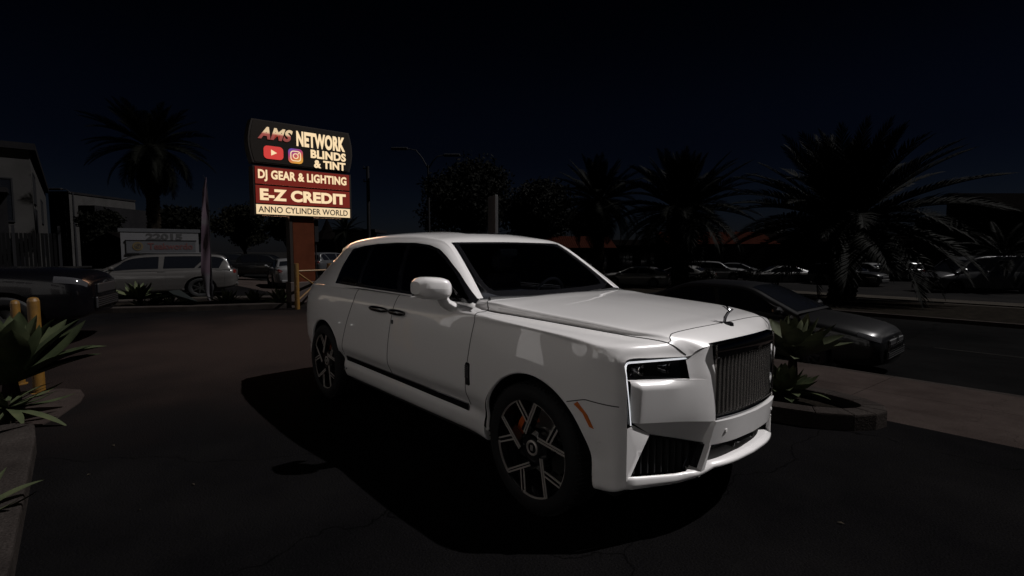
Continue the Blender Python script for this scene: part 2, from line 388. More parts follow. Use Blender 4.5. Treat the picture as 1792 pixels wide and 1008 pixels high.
# ================================================================== buildings
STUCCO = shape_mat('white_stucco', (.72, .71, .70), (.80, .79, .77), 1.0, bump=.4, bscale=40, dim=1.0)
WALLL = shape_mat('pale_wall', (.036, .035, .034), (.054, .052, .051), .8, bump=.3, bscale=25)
WALLD = shape_mat('grey_shaded_wall', (.010, .010, .011), (.017, .016, .017), .8, bump=.3, bscale=25)  # dark grey whose low tone also paints in the shade on walls
WINDARK = mat('window_glass', (.004, .0045, .006), .08, coat=.5)
TRIMD = mat('dark_trim', (.006, .006, .007), .7, spec=.1)
TILE = shape_mat('clay_tile', (.015, .0050, .0036), (.027, .009, .0062), 2.5, bump=.4, bscale=25)
TILED = shape_mat('dark_tile', (.0018, .0015, .0015), (.0036, .003, .0028), 2.5, bump=.4, bscale=25)
# the workshop the car's flank looks at, across the lot behind the photographer
bw = thing('workshop', 'white stucco workshop mirrored in the flank of the suv', 'building')
MB().box(-14, 15, -14, -9.6, 0, 8.6).build('wall', STUCCO, bw)
MB().box(-14.15, 15.15, -14, -9.45, 8.6, 9.0).build('parapet', STUCCO, bw)
MB().box(-36, -14.16, -14, -9.8, 0, 4.3).build('annex', mat('beige_stucco', (.34, .29, .23), .85, bump=.2, bscale=40), bw)
for k in range(8):
    x = -30.6 + k * 5.8
    MB().box(x, x + 3.4, -9.82, -9.56 if x > -14 else -9.76, 0, 3.4 if x > -14 else 2.7).build('roller_door', mat('roller_door_paint', (.06, .055, .05), .5), bw)
    for j in range(3 if x > -13 else 0):
        w_ = MB().box(x + .2 + j * 1.15, x + 1.1 + j * 1.15, -9.62, -9.57, 5.2, 6.5).build('window', WINDARK, bw)
MB().box(-9, -1.5, -9.6, -9.48, 3.75, 4.65).build('sign_band', mat('sign_band_paint', (.5, .42, .30), .6), bw)

def wall_windows(parent, o, ux, rows, face, m=WINDARK, frame=TRIMD):
    """windows set into a wall: o origin, ux unit along it, face outward unit; rows of (s0, s1, z0, z1)"""
    o = Vector(o); ux = Vector(ux); fn = Vector(face)
    def P(s, z, d): return o + ux * s + fn * d + Vector((0, 0, z))
    for (s0, s1, z0, z1) in rows:
        b = MB(); V = [P(s, z, d) for d in (-.02, .03) for s, z in ((s0, z0), (s1, z0), (s1, z1), (s0, z1))]
        w_ = b.add(V, [(4, 5, 6, 7), (0, 1, 5, 4), (1, 2, 6, 5), (2, 3, 7, 6), (3, 0, 4, 7)]).build('window', m, parent)
        f = MB(); t = .07
        for a0, a1, c0, c1 in ((s0 - t, s1 + t, z0 - t, z0), (s0 - t, s1 + t, z1, z1 + t), (s0 - t, s0, z0, z1), (s1, s1 + t, z0, z1), ((s0 + s1) / 2 - .03, (s0 + s1) / 2 + .03, z0, z1)):
            V = [P(s, z, d) for d in (-.01, .06) for s, z in ((a0, c0), (a1, c0), (a1, c1), (a0, c1))]
            f.add(V, [(4, 5, 6, 7), (0, 1, 5, 4), (1, 2, 6, 5), (2, 3, 7, 6), (3, 0, 4, 7)])
        f.build('frame', frame, w_)
# warm glow of the sign painted into the asphalt as a soft brown patch
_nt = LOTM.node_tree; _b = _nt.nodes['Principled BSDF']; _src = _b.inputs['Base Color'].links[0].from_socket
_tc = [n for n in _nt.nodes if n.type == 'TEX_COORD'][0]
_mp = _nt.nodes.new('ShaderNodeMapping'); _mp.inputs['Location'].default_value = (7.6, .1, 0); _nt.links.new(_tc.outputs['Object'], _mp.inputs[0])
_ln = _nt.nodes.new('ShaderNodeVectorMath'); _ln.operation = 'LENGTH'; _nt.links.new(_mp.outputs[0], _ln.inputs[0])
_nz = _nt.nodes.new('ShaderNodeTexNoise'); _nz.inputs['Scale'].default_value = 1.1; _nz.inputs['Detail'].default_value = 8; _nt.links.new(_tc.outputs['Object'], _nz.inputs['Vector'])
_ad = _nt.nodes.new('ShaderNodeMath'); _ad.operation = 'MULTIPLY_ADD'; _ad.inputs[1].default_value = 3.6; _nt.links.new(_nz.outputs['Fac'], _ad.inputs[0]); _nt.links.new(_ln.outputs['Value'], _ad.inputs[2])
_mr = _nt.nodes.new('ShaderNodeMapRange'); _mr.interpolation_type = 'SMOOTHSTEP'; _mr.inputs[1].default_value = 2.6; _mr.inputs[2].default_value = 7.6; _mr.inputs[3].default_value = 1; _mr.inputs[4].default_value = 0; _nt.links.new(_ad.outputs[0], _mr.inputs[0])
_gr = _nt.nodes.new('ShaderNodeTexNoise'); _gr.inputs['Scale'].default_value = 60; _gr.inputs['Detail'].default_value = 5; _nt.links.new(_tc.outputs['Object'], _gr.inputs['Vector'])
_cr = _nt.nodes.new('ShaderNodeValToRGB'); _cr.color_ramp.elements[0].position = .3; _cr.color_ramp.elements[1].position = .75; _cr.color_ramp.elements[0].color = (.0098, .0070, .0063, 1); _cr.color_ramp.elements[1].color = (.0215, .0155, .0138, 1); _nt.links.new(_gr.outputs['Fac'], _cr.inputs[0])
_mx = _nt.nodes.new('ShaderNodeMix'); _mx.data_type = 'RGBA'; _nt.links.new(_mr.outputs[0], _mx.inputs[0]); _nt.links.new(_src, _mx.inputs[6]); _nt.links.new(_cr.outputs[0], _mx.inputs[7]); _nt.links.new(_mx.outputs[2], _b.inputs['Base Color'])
# left: row of industrial units, lit side wall running away from the lot
b1 = thing('industrial_unit', 'tall pale industrial unit with sloping roofline at far left', 'building')
bx0, bx1, by = -36.0, -63.0, -4.35
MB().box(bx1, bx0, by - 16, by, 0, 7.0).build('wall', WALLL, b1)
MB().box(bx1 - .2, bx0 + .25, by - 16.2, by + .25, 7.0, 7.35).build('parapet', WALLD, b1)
wall_windows(b1, (bx0, by, 0), (-1, 0, 0), [(1.4, 3.6, 4.3, 5.9), (1.4, 3.6, 2.1, 3.9), (12, 15, 3.6, 5.2), (12, 15, 1.2, 2.8)], (0, 1, 0))
wall_windows(b1, (bx0, by, 0), (0, -1, 0), [(.8, 1.7, 3.2, 5.4), (.5, 1.0, .0, 2.2)], (1, 0, 0))
MB().box(bx0, bx0 + 1.2, by - 3.4, by - .9, 4.6, 4.85).box(bx0, bx0 + .15, by - 3.3, by - 1.0, 0, 4.6).build('canopy', WALLD, b1)
# gates in front of it
gt = thing('slatted_gate', 'dark slatted yard gate in front of the pale industrial unit', 'gate')
for k in range(22): MB().box(bx0 + 2.0, bx0 + 2.04, by - 2.6 + k * .16, by - 2.6 + k * .16 + .12, .1, 2.5).build('slat', mat('gate_black', (.0018, .0018, .002), .8, spec=.05), gt)
for y in (by - 2.7, by - .8, by + .95): MB().box(bx0 + 1.95, bx0 + 2.09, y, y + .12, 0, 2.9).build('post', TRIMD, gt)
b2 = thing('stucco_block', 'pale flat-topped block beside the far left industrial unit', 'building')
(x0, y0), (x1, y1) = cw(-46.5, 51.5), cw(-42.9, 51.5)
ang = math.atan2(y1 - y0, x1 - x0); b2.location = (x0, y0, 0); b2.rotation_euler = (0, 0, ang)
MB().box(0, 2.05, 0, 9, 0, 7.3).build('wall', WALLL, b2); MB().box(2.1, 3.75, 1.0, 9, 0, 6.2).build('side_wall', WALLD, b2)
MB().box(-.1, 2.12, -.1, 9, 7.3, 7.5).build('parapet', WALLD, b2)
for k in range(6): MB().box(.02, 2.03, -.012, 0, .9 + k * 1.05, .93 + k * 1.05).build('score_line', TRIMD, b2)
for k in range(3): MB().box(.3 + k * .62, .33 + k * .62, -.012, 0, .1, 7.2).build('score_line', TRIMD, b2)
shed = thing('gabled_shed', 'low dark shed with a gabled roof between the block and the house sign', 'shed')
shed.location = (*cw(-30.2, 38), 0); shed.rotation_euler = (0, 0, HEAD)
MB().box(-1.2, 1.9, 0, 3, 0, 2.0).build('wall', WALLD, shed)
MB().prism([(-1.6, 1.95), (2.3, 1.95), (.35, 2.95)], -.3, 3.2, 'y').build('roof', TILED, shed)
for k in range(12): MB().box(-1.1 + k * .26, -1.06 + k * .26, -.08, -.04, .0, 1.8).build('bar', TRIMD, shed)

def tile_roof(parent, x0, x1, y0, y1, z0, z1, m=TILE, pitch=.24):
    """shed or hip slope towards -y, each tile course a ridge along the slope"""
    n = max(6, int((x1 - x0) / pitch)); V = []; F = []
    nn = n * 4
    for i in range(nn + 1):
        x = x0 + (x1 - x0) * i / nn; dz = .05 * abs(math.sin(math.pi * i / 4))
        V += [(x, y0, z0 + dz), (x, y1, z1 + dz)]
    for i in range(nn): F.append((2 * i, 2 * i + 2, 2 * i + 3, 2 * i + 1))
    mesh('roof_tiles', V, F, m, parent)
    MB().box(x0, x1, y0 - .05, y0 + .1, z0 - .18, z0 - .02).build('fascia', WALLD, parent)
    MB().prism([(y0, z0 - .03), (y1, z1 - .03), (y1, z0 - .03)], x0, x1, 'x').build('gable', WALLD, parent)
def shop(label, r, d, w, wallh, roofh, wallm, tilem, nwin, base=-.95, dep=8, rot=0.0, name='tiled_shop'):
    t = thing(name, label, 'building'); t.location = (*cw(r, d), base); t.rotation_euler = (0, 0, HEAD + rot)
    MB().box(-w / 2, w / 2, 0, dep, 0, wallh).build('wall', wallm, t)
    tile_roof(t, -w / 2 - .5, w / 2 + .5, -.9, dep * .5, wallh - .1, wallh + roofh, tilem)
    for k in range(nwin):
        x = -w / 2 + (k + .5) * w / nwin; a = w / nwin * .30
        wd = MB().box(x - a, x + a, -.03, .02, .5, wallh * .72).build('window', WINDARK, t)
        MB().box(x - a - .06, x + a + .06, -.05, -.031, .44, .5).box(x - .03, x + .03, -.05, -.031, .5, wallh * .72).box(x - a - .06, x + a + .06, -.05, -.031, wallh * .72, wallh * .72 + .06).build('frame', WALLD, wd)
    return t
shop('low shop with a red clay tile roof between the two right palms', 22.6, 55, 11, 3.3, 1.35, WALLD, TILE, 5)
shop('small red tile roofed shop seen above the suv windscreen corner', 7.4, 55, 6.5, 2.9, 1.25, WALLD, TILE, 3)
shop('plain low shop behind the twin palms', 14.2, 58, 10, 3.2, .6, WALLD, TILED, 4)
w = thing('pale_shed', 'plain pale shed wall behind the white coupe', 'building'); w.location = (*cw(24.6, 49), -.95); w.rotation_euler = (0, 0, HEAD)
MB().box(-2.8, 2.9, 0, 6, 0, 3.0).build('wall', WALLL, w); MB().box(-2.9, 3.0, -.1, 6, 3.0, 3.15).build('coping', WALLD, w)
shop('long dark storefront behind the big right palm', 38.5, 57, 22, 3.6, .9, WALLD, TILED, 9)
t = thing('two_storey_house', 'dark two-storey house with a broad tiled eave at the right edge', 'house'); t.location = (*cw(40.5, 40), -.95); t.rotation_euler = (0, 0, HEAD)
MB().box(-1.9, 9, 0, 9, 0, 5.6).build('wall', WALLD, t); tile_roof(t, -3.2, 10, -1.4, 4, 5.5, 7.4, TILED)
MB().box(-3.6, -1.95, .5, 9, 0, 3.4).build('annex', WALLD, t)
for k in range(3): MB().box(-1.0 + k * 2.4, .4 + k * 2.4, -.04, .02, 3.2, 4.6).build('window', WINDARK, t)
# far roofs left of the white suv's tail
t = thing('far_house', 'small far house with a light fascia beyond the utility pole', 'house'); t.location = (*cw(-14.6, 45), 0); t.rotation_euler = (0, 0, HEAD)
MB().box(-1.0, 1.6, 0, 4, 0, 3.2).build('wall', mat('brown_wall', (.018, .010, .008), .8), t); MB().box(-1.1, 2.6, -.3, 4, 3.2, 3.45).build('roof_slab', WALLD, t)
t = thing('far_gable', 'tiny far spired gable right of the sign post', 'house'); t.location = (*cw(-17.2, 46), 0); t.rotation_euler = (0, 0, HEAD)
MB().box(-1.1, 1.1, 0, 3, 0, 2.6).build('wall', WALLD, t); MB().lathe([(1.5, 2.6), (.5, 3.5), (.0, 4.6)], 8, 'z', (0, 1.5, 0)).tube([(0, 1.5, 4.4), (0, 1.5, 5.6)], .03, 6).build('roof', TILED, t)
# ================================================================== the white luxury suv
PAINT = mat('white_paint', (0.64, 0.628, 0.625), 0.32, coat=1.0, coatr=0.010)
PAINT.node_tree.nodes['Principled BSDF'].inputs['Coat IOR'].default_value = 1.95
BLACKGLOSS = mat('black_gloss_trim', (0.006, 0.006, 0.007), 0.12, coat=0.6)
BLACKPLASTIC = mat('black_plastic', (0.008, 0.008, 0.009), 0.5, bump=0.1, bscale=300)
CHROME = mat('bright_chrome', (0.62, 0.60, 0.58), 0.12, metal=1.0)
DARKCHROME = mat('dark_chrome', (0.10, 0.10, 0.105), 0.10, metal=1.0)
VOID = mat('black_void', (0.002, 0.002, 0.002), 0.9)
SEAM = mat('panel_gap', (0.012, 0.012, 0.012), 0.8)
RUBBER = mat('tyre_rubber', (0.0055, 0.0055, 0.006), 0.72, spec=.2, var=0.3, vscale=30, bump=0.25, bscale=180)
RIMBLACK = mat('rim_black', (0.006, 0.006, 0.007), 0.18, coat=0.7)
RIMSILVER = mat('rim_machined', (0.42, 0.385, 0.36), 0.34, metal=0.5)
CARGLASS = glass_mat('car_glass', (0.20, 0.215, 0.25))
SIDEGLASS = glass_mat('side_glass', (0.02, 0.022, 0.027))
LEDWHITE = mat('lamp_line', (0.8, 0.8, 0.8), 0.3, emit=(0.93, 0.95, 1.0), estr=0.62)
LENS = mat('lamp_lens', (0.01, 0.011, 0.013), 0.05, coat=1.0)
ORANGE = mat('orange_lens', (0.42, 0.10, 0.018), 0.25, coat=0.6)
CALIPER = mat('orange_caliper', (0.36, 0.07, 0.012), 0.4)
STEEL = mat('brake_steel', (0.30, 0.29, 0.28), 0.35, metal=1.0)
INTERIOR = mat('cabin_leather', (0.030, 0.028, 0.027), 0.6, bump=0.1, bscale=90)
DASH = mat('dash_leather', (0.07, 0.066, 0.062), 0.65)

hero = thing('luxury_suv', 'white luxury suv with upright slatted grille, the big car in the middle', 'suv')
OFF = [.20, .100, .064, .076, .046, .005, 0, .014, .034]
ZL = [.275, .305, .41, .49, .555, .645, .82, 1.0, 1.125]
def station(xs, W, top, off=OFF, zl=ZL, slant=None):
    row = []
    for j in range(9):
        x = xs if not isinstance(xs, (list, tuple)) else xs[j]
        if slant: x = x + slant * (zl[j] - 1.1)
        row.append((x, W - off[j], zl[j]))
    return row + top
def deck(x, W, zs=1.185, zb=1.225, in10=.10):
    return [(x, W - .066, zs), (x, W - in10, zb), (x, W - .16, zb), (x, W - .24, zb), (x, .50, zb), (x, .25, zb), (x, 0, zb)]
ZR = [.33, .36, .44, .50, .56, .645, .82, 1.0, 1.10]
OR = [.16, .05, .036, .034, .020, .004, 0, .014, .036]
ST = [
    station([-4.20, -4.27, -4.28, -4.28, -4.28, -4.28, -4.27, -4.25, -4.22], .79, [(-4.19, .755, 1.165), (-4.15, .72, 1.19), (-4.15, .65, 1.20), (-4.15, .58, 1.20), (-4.15, .4, 1.20), (-4.15, .2, 1.20), (-4.15, 0, 1.20)], zl=ZR, off=OR),
    station([-4.10] * 9, .885, deck(-4.08, .885, 1.175, 1.21), zl=ZR, off=OR),
    station([-3.88] * 9, .945, deck(-3.86, .945, 1.18, 1.22), zl=ZR, off=OR),
    station([-3.60] * 9, .980, deck(-3.60, .98, 1.185, 1.228), zl=[z + (r - z) * .6 for z, r in zip(ZL, ZR)], off=OR),
    station([-3.295] * 9, .992, deck(-3.295, .992, 1.187, 1.23), off=OR),
    station([-2.95] * 9, .996, deck(-2.95, .996, 1.188, 1.23), off=OR),
    station(-2.57, .992, deck(-2.57, .992, 1.188, 1.23), slant=.50),
    station(-1.755, .988, deck(-1.755, .988, 1.188, 1.228), slant=.16),
    station(-1.15, .988, deck(-1.15, .988, 1.188, 1.228), slant=.12),
    station(-0.59, .990, [(-.59, .938, 1.180), (-.60, .83, 1.190), (-.62, .812, 1.236), (-.65, .765, 1.256), (-.66, .5, 1.261), (-.65, .25, 1.266), (-.645, 0, 1.267)], slant=.15),
    station(-.34, .996, [(-.34, .945, 1.168), (-.34, .812, 1.180), (-.34, .795, 1.222), (-.34, .745, 1.238), (-.35, .49, 1.250), (-.35, .245, 1.257), (-.35, 0, 1.259)], off=OR),
    station(.0, 1.0, [(.0, .948, 1.154), (.0, .797, 1.170), (.0, .780, 1.206), (.0, .732, 1.218), (.0, .48, 1.231), (.0, .24, 1.239), (.0, 0, 1.241)], off=OR),
    station(.30, .993, [(.30, .942, 1.138), (.31, .772, 1.157), (.31, .755, 1.189), (.31, .708, 1.200), (.31, .47, 1.210), (.31, .235, 1.216), (.31, 0, 1.218)], zl=[.275, .305, .41, .49, .555, .645, .82, .99, 1.098], off=OR),
    station(.48, .975, [(.50, .922, 1.122), (.53, .725, 1.142), (.53, .706, 1.169), (.53, .658, 1.179), (.54, .44, 1.189), (.545, .22, 1.194), (.55, 0, 1.196)], zl=[.285, .315, .41, .49, .555, .645, .82, .98, 1.085], off=[.16, .04, .024, .030, .020, .004, 0, .004, .012]),
    station([.53, .592, .596, .596, .596, .596, .594, .59, .59], .938, [(.635, .845, 1.110), (.715, .630, 1.117), (.705, .588, 1.146), (.695, .538, 1.159), (.705, .36, 1.167), (.72, .18, 1.171), (.725, 0, 1.172)], zl=[.30, .33, .41, .49, .555, .645, .82, .97, 1.068], off=[.14, .02, .008, .006, .004, .002, 0, .002, .008]),
    station([.56, .645, .652, .652, .652, .652, .648, .642, .640], .892, [(.712, .735, 1.050), (.778, .525, 1.040), (.798, .478, 1.064), (.822, .425, 1.084), (.862, .28, 1.094), (.880, .14, 1.099), (.886, 0, 1.101)], zl=[.33, .352, .42, .49, .555, .645, .82, .95, 1.046], off=[.12, .006, .0, .0, .0, .0, 0, .0, .002]),
]
SIDE = Net(ST)
NS = SIDE.M
_u = np.linspace(0, NS - 1, 1500); _x = SIDE.ev(_u, np.full_like(_u, 6.0))[:, 0]
def u_at(x): return np.interp(x, _x, _u)
ARCH = [(0.0, .405, .470), (-3.295, .405, .462)]
us = []                                            # (u, arch z or None)
def span(a, b, n): return [(u, None) for u in np.linspace(a, b, n)]
prev = 0.0
for (xc, zc, ra) in ARCH[::-1]:
    a, b = u_at(xc - ra), u_at(xc + ra)
    fixed = sorted([prev, a] + [k for k in range(NS) if prev < k < a])
    for p, q in zip(fixed, fixed[1:]): us += span(p, q, 9)
    for th in np.linspace(math.pi, 0, 41):
        us.append((float(u_at(xc + ra * math.cos(th))), zc + ra * math.sin(th)))
    us.append((b, None)); prev = b
fixed = [prev] + [k for k in range(NS) if k > prev + .01]
for p, q in zip(fixed, fixed[1:]): us += span(p, q, 9)
vs = np.linspace(0, 15, 15 * 6 + 1)
nu, nv = len(us), len(vs)
UU = np.zeros((nu, nv)); VV = np.zeros((nu, nv)); vl_list = []
_vd = np.linspace(1, 9, 400)
for i, (u, za) in enumerate(us):
    vlow = 0.0
    if za is not None:
        z = SIDE.ev(np.full_like(_vd, u), _vd)[:, 2]; vlow = float(np.interp(za, z, _vd))
    vl_list.append(vlow); UU[i] = u; VV[i] = np.maximum(vs, vlow)
GP = SIDE.ev(UU, VV)
U_FD0, U_FD1, U_RD0, U_HOOD1 = 9.0, 7.0, 6.0, 14.0
def cls(u, v):
    if U_FD1 < u < U_FD0 and 3.4 < v < 10: return 'front_door'
    if U_RD0 < u < U_FD1 and 3.4 < v < 10: return 'rear_door'
    if 9.0 < u < U_HOOD1 and v > 10: return 'hood'
    if u > U_HOOD1 and v > 10: return 'grille_shell'
    return 'body_shell'
parts = {}
for i in range(nu - 1):
    for j in range(nv - 1):
        ids = [(i, j), (i + 1, j), (i + 1, j + 1), (i, j + 1)]
        pts = [GP[a] for a in ids]
        if np.linalg.norm(pts[0] - pts[3]) < 1e-6 and np.linalg.norm(pts[1] - pts[2]) < 1e-6: continue
        if np.linalg.norm(pts[0] - pts[1]) < 1e-7 and np.linalg.norm(pts[2] - pts[3]) < 1e-7: continue
        k = cls((UU[i, j] + UU[i + 1, j]) / 2, (VV[i, j + 1] + VV[i + 1, j + 1]) / 2 - .01)
        parts.setdefault(k, []).append(ids)
def panel(name, faces, parent, side):              # side -1 right (seen), +1 left, 0 both
    idx = {}; V = []; F = []
    for ids in faces:
        f = []
        for a in ids:
            if a not in idx: idx[a] = len(V); V.append(GP[a])
            f.append(idx[a])
        F.append(f)
    n = len(V)
    if side == 0: V = V + [v * (1, -1, 1) for v in V]; F = F + [[k + n for k in f[::-1]] for f in F]
    if side == -1: V = [v * (1, -1, 1) for v in V]; F = [f[::-1] for f in F]
    o = mesh(name, V, F, PAINT, parent)
    bm = bmesh.new(); bm.from_mesh(o.data); bmesh.ops.remove_doubles(bm, verts=bm.verts, dist=2e-5)
    bmesh.ops.dissolve_degenerate(bm, edges=bm.edges, dist=1e-6)
    bmesh.ops.recalc_face_normals(bm, faces=bm.faces)
    bm.to_mesh(o.data); bm.free(); o.data.polygons.foreach_set('use_smooth', [True] * len(o.data.polygons))
    return o
shell = panel('body_shell', parts['body_shell'], hero, 0)
hood_o = panel('hood', parts['hood'], hero, 0)
panel('grille_shell', parts['grille_shell'], hero, 0)
doors = {}
for side in (-1, 1):
    doors['f', side] = panel('front_door', parts['front_door'], hero, side)
    doors['r', side] = panel('rear_door', parts['rear_door'], hero, side)

def on_net(net, x, z, u0, v0, off=0.0, ax=1):
    """points of the net at side-view (x, z), pushed out by off; y positive"""
    x = np.asarray(x, float); z = np.asarray(z, float)
    u, v = net.inv(x, z, 0, 2, u0, v0); n = net.nrm(u, v)
    n = np.where(n[..., ax:ax + 1] < 0, -n, n)
    return net.ev(u, v) + n * off, n
def side_pts(x, z, off=0.0):
    x = np.asarray(x, float); z = np.asarray(z, float)
    return on_net(SIDE, x, z, u_at(x), np.interp(z, ZL, range(9)), off)
def seam(pts, r=.0035, parent=None, name='panel_gap', sides=(-1, 1), m=None):
    for s in sides: MB().tube([(p[0], p[1] * s, p[2]) for p in pts], r, 6).build(name, m or SEAM, parent or hero, True)
def uv_line(net, u0, v0, u1, v1, n=40):
    t = np.linspace(0, 1, n); return net.ev(u0 + (u1 - u0) * t, v0 + (v1 - v0) * t)
seam(uv_line(SIDE, 9, 3.4, 9, 10)); seam(uv_line(SIDE, 7, 3.4, 7, 10)); seam(uv_line(SIDE, 6, 3.9, 6, 10))
seam(uv_line(SIDE, 9, 10, 14, 10, 80), .004); seam(uv_line(SIDE, 14, 10, 14, 15, 40), .003)
seam(uv_line(SIDE, 9, 10, 9, 12, 10), .004)
seam(uv_line(SIDE, 14, 10, 14.9, 10.0, 16), .0035)
# fender to bumper seam over the side marker
_p, _n = side_pts(np.linspace(.315, .62, 20), np.interp(np.linspace(0, 1, 20), [0, .4, 1], [.775, .812, .80])); seam(_p, .003)
# arch lips and wheel wells
for (xc, zc, ra) in ARCH:
    th = np.linspace(-.04, math.pi + .04, 48)
    rows = []
    xs_ = xc + ra * np.cos(th); zs_ = zc + ra * np.sin(th)
    p, n = side_pts(np.clip(xs_, xc - ra, xc + ra), np.maximum(zs_, .36))
    base = np.stack([xs_, p[:, 1], zs_], 1)
    for dr, dy in ((0, 0), (-.006, -.004), (-.008, -.02), (-.004, -.05), (.02, -.10)):
        q = base.copy(); q[:, 0] = xc + (ra + dr) * np.cos(th); q[:, 2] = zc + (ra + dr) * np.sin(th); q[:, 1] += dy; rows.append(q)
    sheet('arch_lip', np.stack(rows[:3], 0), PAINT, hero, both=True)
    sheet('wheel_well_liner', np.stack(rows[2:] + [np.c_[xc + (ra + .03) * np.cos(th), np.full(48, .55), zc + (ra + .03) * np.sin(th)]], 0), BLACKPLASTIC, hero, both=True)
    for s in (-1, 1):
        b = MB().prism([(xc + (ra + .03) * math.cos(t), zc + (ra + .03) * math.sin(t)) for t in np.linspace(-.3, math.pi + .3, 30)], .545 * s, .535 * s)
        b.build('inner_guard', VOID, hero)
# dark underbody
MB().box(-4.1, .55, -.84, .84, .24, .31, bev=.03).build('underbody', VOID, hero)
# black rub strip along the sill
for side in (-1, 1):
    G = quad2((-2.80, .490), (-.705, .460), (-.705, .517), (-2.80, .540), 60, 5)
    p, n = side_pts(G[..., 0], G[..., 1], .010); p[..., 1] = p[..., 1].max(axis=1, keepdims=True) * .5 + p[..., 1] * .5
    o = sheet('sill_strip', p * (1, side, 1), BLACKGLOSS, hero, .02, n * (1, side, 1))

# ------------------------------------------------------------------ cabin top
GH = Net([
    [(-.63, .915, 1.212), (-.67, .885, 1.232), (-.69, .855, 1.248), (-.705, .82, 1.262), (-.72, .775, 1.268), (-.66, .40, 1.258), (-.63, 0, 1.255)],
    [(-.85, .912, 1.226), (-.92, .865, 1.335), (-.98, .805, 1.432), (-1.01, .75, 1.482), (-1.035, .70, 1.497), (-1.00, .36, 1.502), (-.985, 0, 1.503)],
    [(-1.15, .910, 1.232), (-1.20, .850, 1.405), (-1.25, .775, 1.565), (-1.30, .702, 1.652), (-1.335, .635, 1.682), (-1.345, .32, 1.690), (-1.35, 0, 1.693)],
    [(-1.50, .908, 1.236), (-1.51, .848, 1.425), (-1.53, .768, 1.605), (-1.55, .705, 1.695), (-1.57, .625, 1.735), (-1.58, .32, 1.758), (-1.585, 0, 1.763)],
    [(-1.95, .906, 1.240), (-1.95, .846, 1.435), (-1.95, .765, 1.615), (-1.95, .702, 1.712), (-1.96, .615, 1.766), (-1.97, .31, 1.794), (-1.97, 0, 1.800)],
    [(-2.50, .902, 1.244), (-2.50, .842, 1.435), (-2.50, .760, 1.612), (-2.50, .698, 1.708), (-2.50, .61, 1.766), (-2.50, .31, 1.800), (-2.50, 0, 1.807)],
    [(-3.00, .900, 1.225), (-3.00, .833, 1.425), (-3.00, .752, 1.592), (-3.00, .690, 1.685), (-3.00, .60, 1.745), (-3.02, .30, 1.785), (-3.02, 0, 1.793)],
    [(-3.42, .905, 1.205), (-3.38, .820, 1.395), (-3.34, .742, 1.552), (-3.32, .682, 1.650), (-3.36, .585, 1.712), (-3.42, .30, 1.755), (-3.44, 0, 1.765)],
    [(-4.10, .835, 1.165), (-3.87, .775, 1.325), (-3.68, .715, 1.475), (-3.56, .655, 1.592), (-3.66, .560, 1.655), (-3.80, .29, 1.692), (-3.86, 0, 1.700)],
])
gu = np.unique(np.r_[np.linspace(0, 8, 97)]); gv = np.linspace(0, 6, 61)
U2, V2 = np.meshgrid(gu, gv, indexing='ij'); GG = GH.ev(U2, V2)
roofF = []; _n2 = len(gv)
for i in range(len(gu) - 1):
    for j in range(len(gv) - 1):
        um, vm = (gu[i] + gu[i + 1]) / 2, (gv[j] + gv[j + 1]) / 2
        if um < 2.0 and vm > 4.0: continue                         # windscreen opening
        roofF.append((i * _n2 + j, (i + 1) * _n2 + j, (i + 1) * _n2 + j + 1, i * _n2 + j + 1))
V = list(GG.reshape(-1, 3)); n_ = len(V)
o = mesh('roof_shell', V + [v * (1, -1, 1) for v in V], roofF + [tuple(k + n_ for k in f[::-1]) for f in roofF], PAINT, hero)
bm = bmesh.new(); bm.from_mesh(o.data); bmesh.ops.remove_doubles(bm, verts=bm.verts, dist=1e-5); bmesh.ops.recalc_face_normals(bm, faces=bm.faces)
bmesh.ops.delete(bm, geom=[v for v in bm.verts if not v.link_faces], context='VERTS'); bm.to_mesh(o.data); bm.free()
# windscreen: black frit rim and glass, one sheet across the car
def gh_patch(G, off):
    n = GH.nrm(G[..., 0], G[..., 1]); n = np.where((n[..., 1:2] + n[..., 2:3]) < 0, -n, n); return GH.ev(G[..., 0], G[..., 1]) + n * off, n
def full_width(p): return np.concatenate([p, (p * (1, -1, 1))[:, ::-1][:, 1:]], 1)
G = coons([(0.03, 4.13), (1.96, 4.13)], [(0.03, 6), (1.96, 6)], [(0.14, 4.16), (.04, 4.6), (0.03, 6)], [(1.92, 4.10), (1.97, 4.4), (1.965, 6)], 24, 24)
G = coons([(0.16, 4.22), (.5, 4.10), (1.0, 4.07), (1.90, 4.09)], [(0.03, 6), (1.965, 6)], [(0.16, 4.22), (.06, 4.45), (0.03, 6)], [(1.90, 4.09), (1.96, 4.3), (1.965, 6)], 24, 24)
p, n = gh_patch(G, -.004); sheet('windscreen', full_width(p), CARGLASS, hero)
# black frit border of the windscreen
def frit(a, b): 
    A, _ = gh_patch(np.array(a, float)[None], -.0025); B, _ = gh_patch(np.array(b, float)[None], -.0025)
    return np.concatenate([A, B], 0)
ts = np.linspace(0, 1, 24)
edge = [G[i, 0] for i in range(24)]; inn = [(min(max(e[0], .22), 1.86), e[1] + .16) for e in edge]
lo_ = [G[0, j] for j in range(24)]; lo_i = [(e[0] + .14, max(e[1], 4.38)) for e in lo_]
hi_ = [G[23, j] for j in range(24)]; hi_i = [(e[0] - .07, max(e[1], 4.26)) for e in hi_]
for a, b in ((edge, inn), (lo_, lo_i), (hi_, hi_i)):
    sheet('windscreen_border', frit(a, b), BLACKGLOSS, hero, both=True)
# sealing lip round the windscreen
seam([p_ for p_ in gh_patch(np.array(edge, float)[None], -.001)[0][0]], .006, name='windscreen_seal', m=BLACKGLOSS)
seam([p_ for p_ in gh_patch(np.array(hi_, float)[None], -.002)[0][0]], .005, name='windscreen_seal', m=BLACKGLOSS)
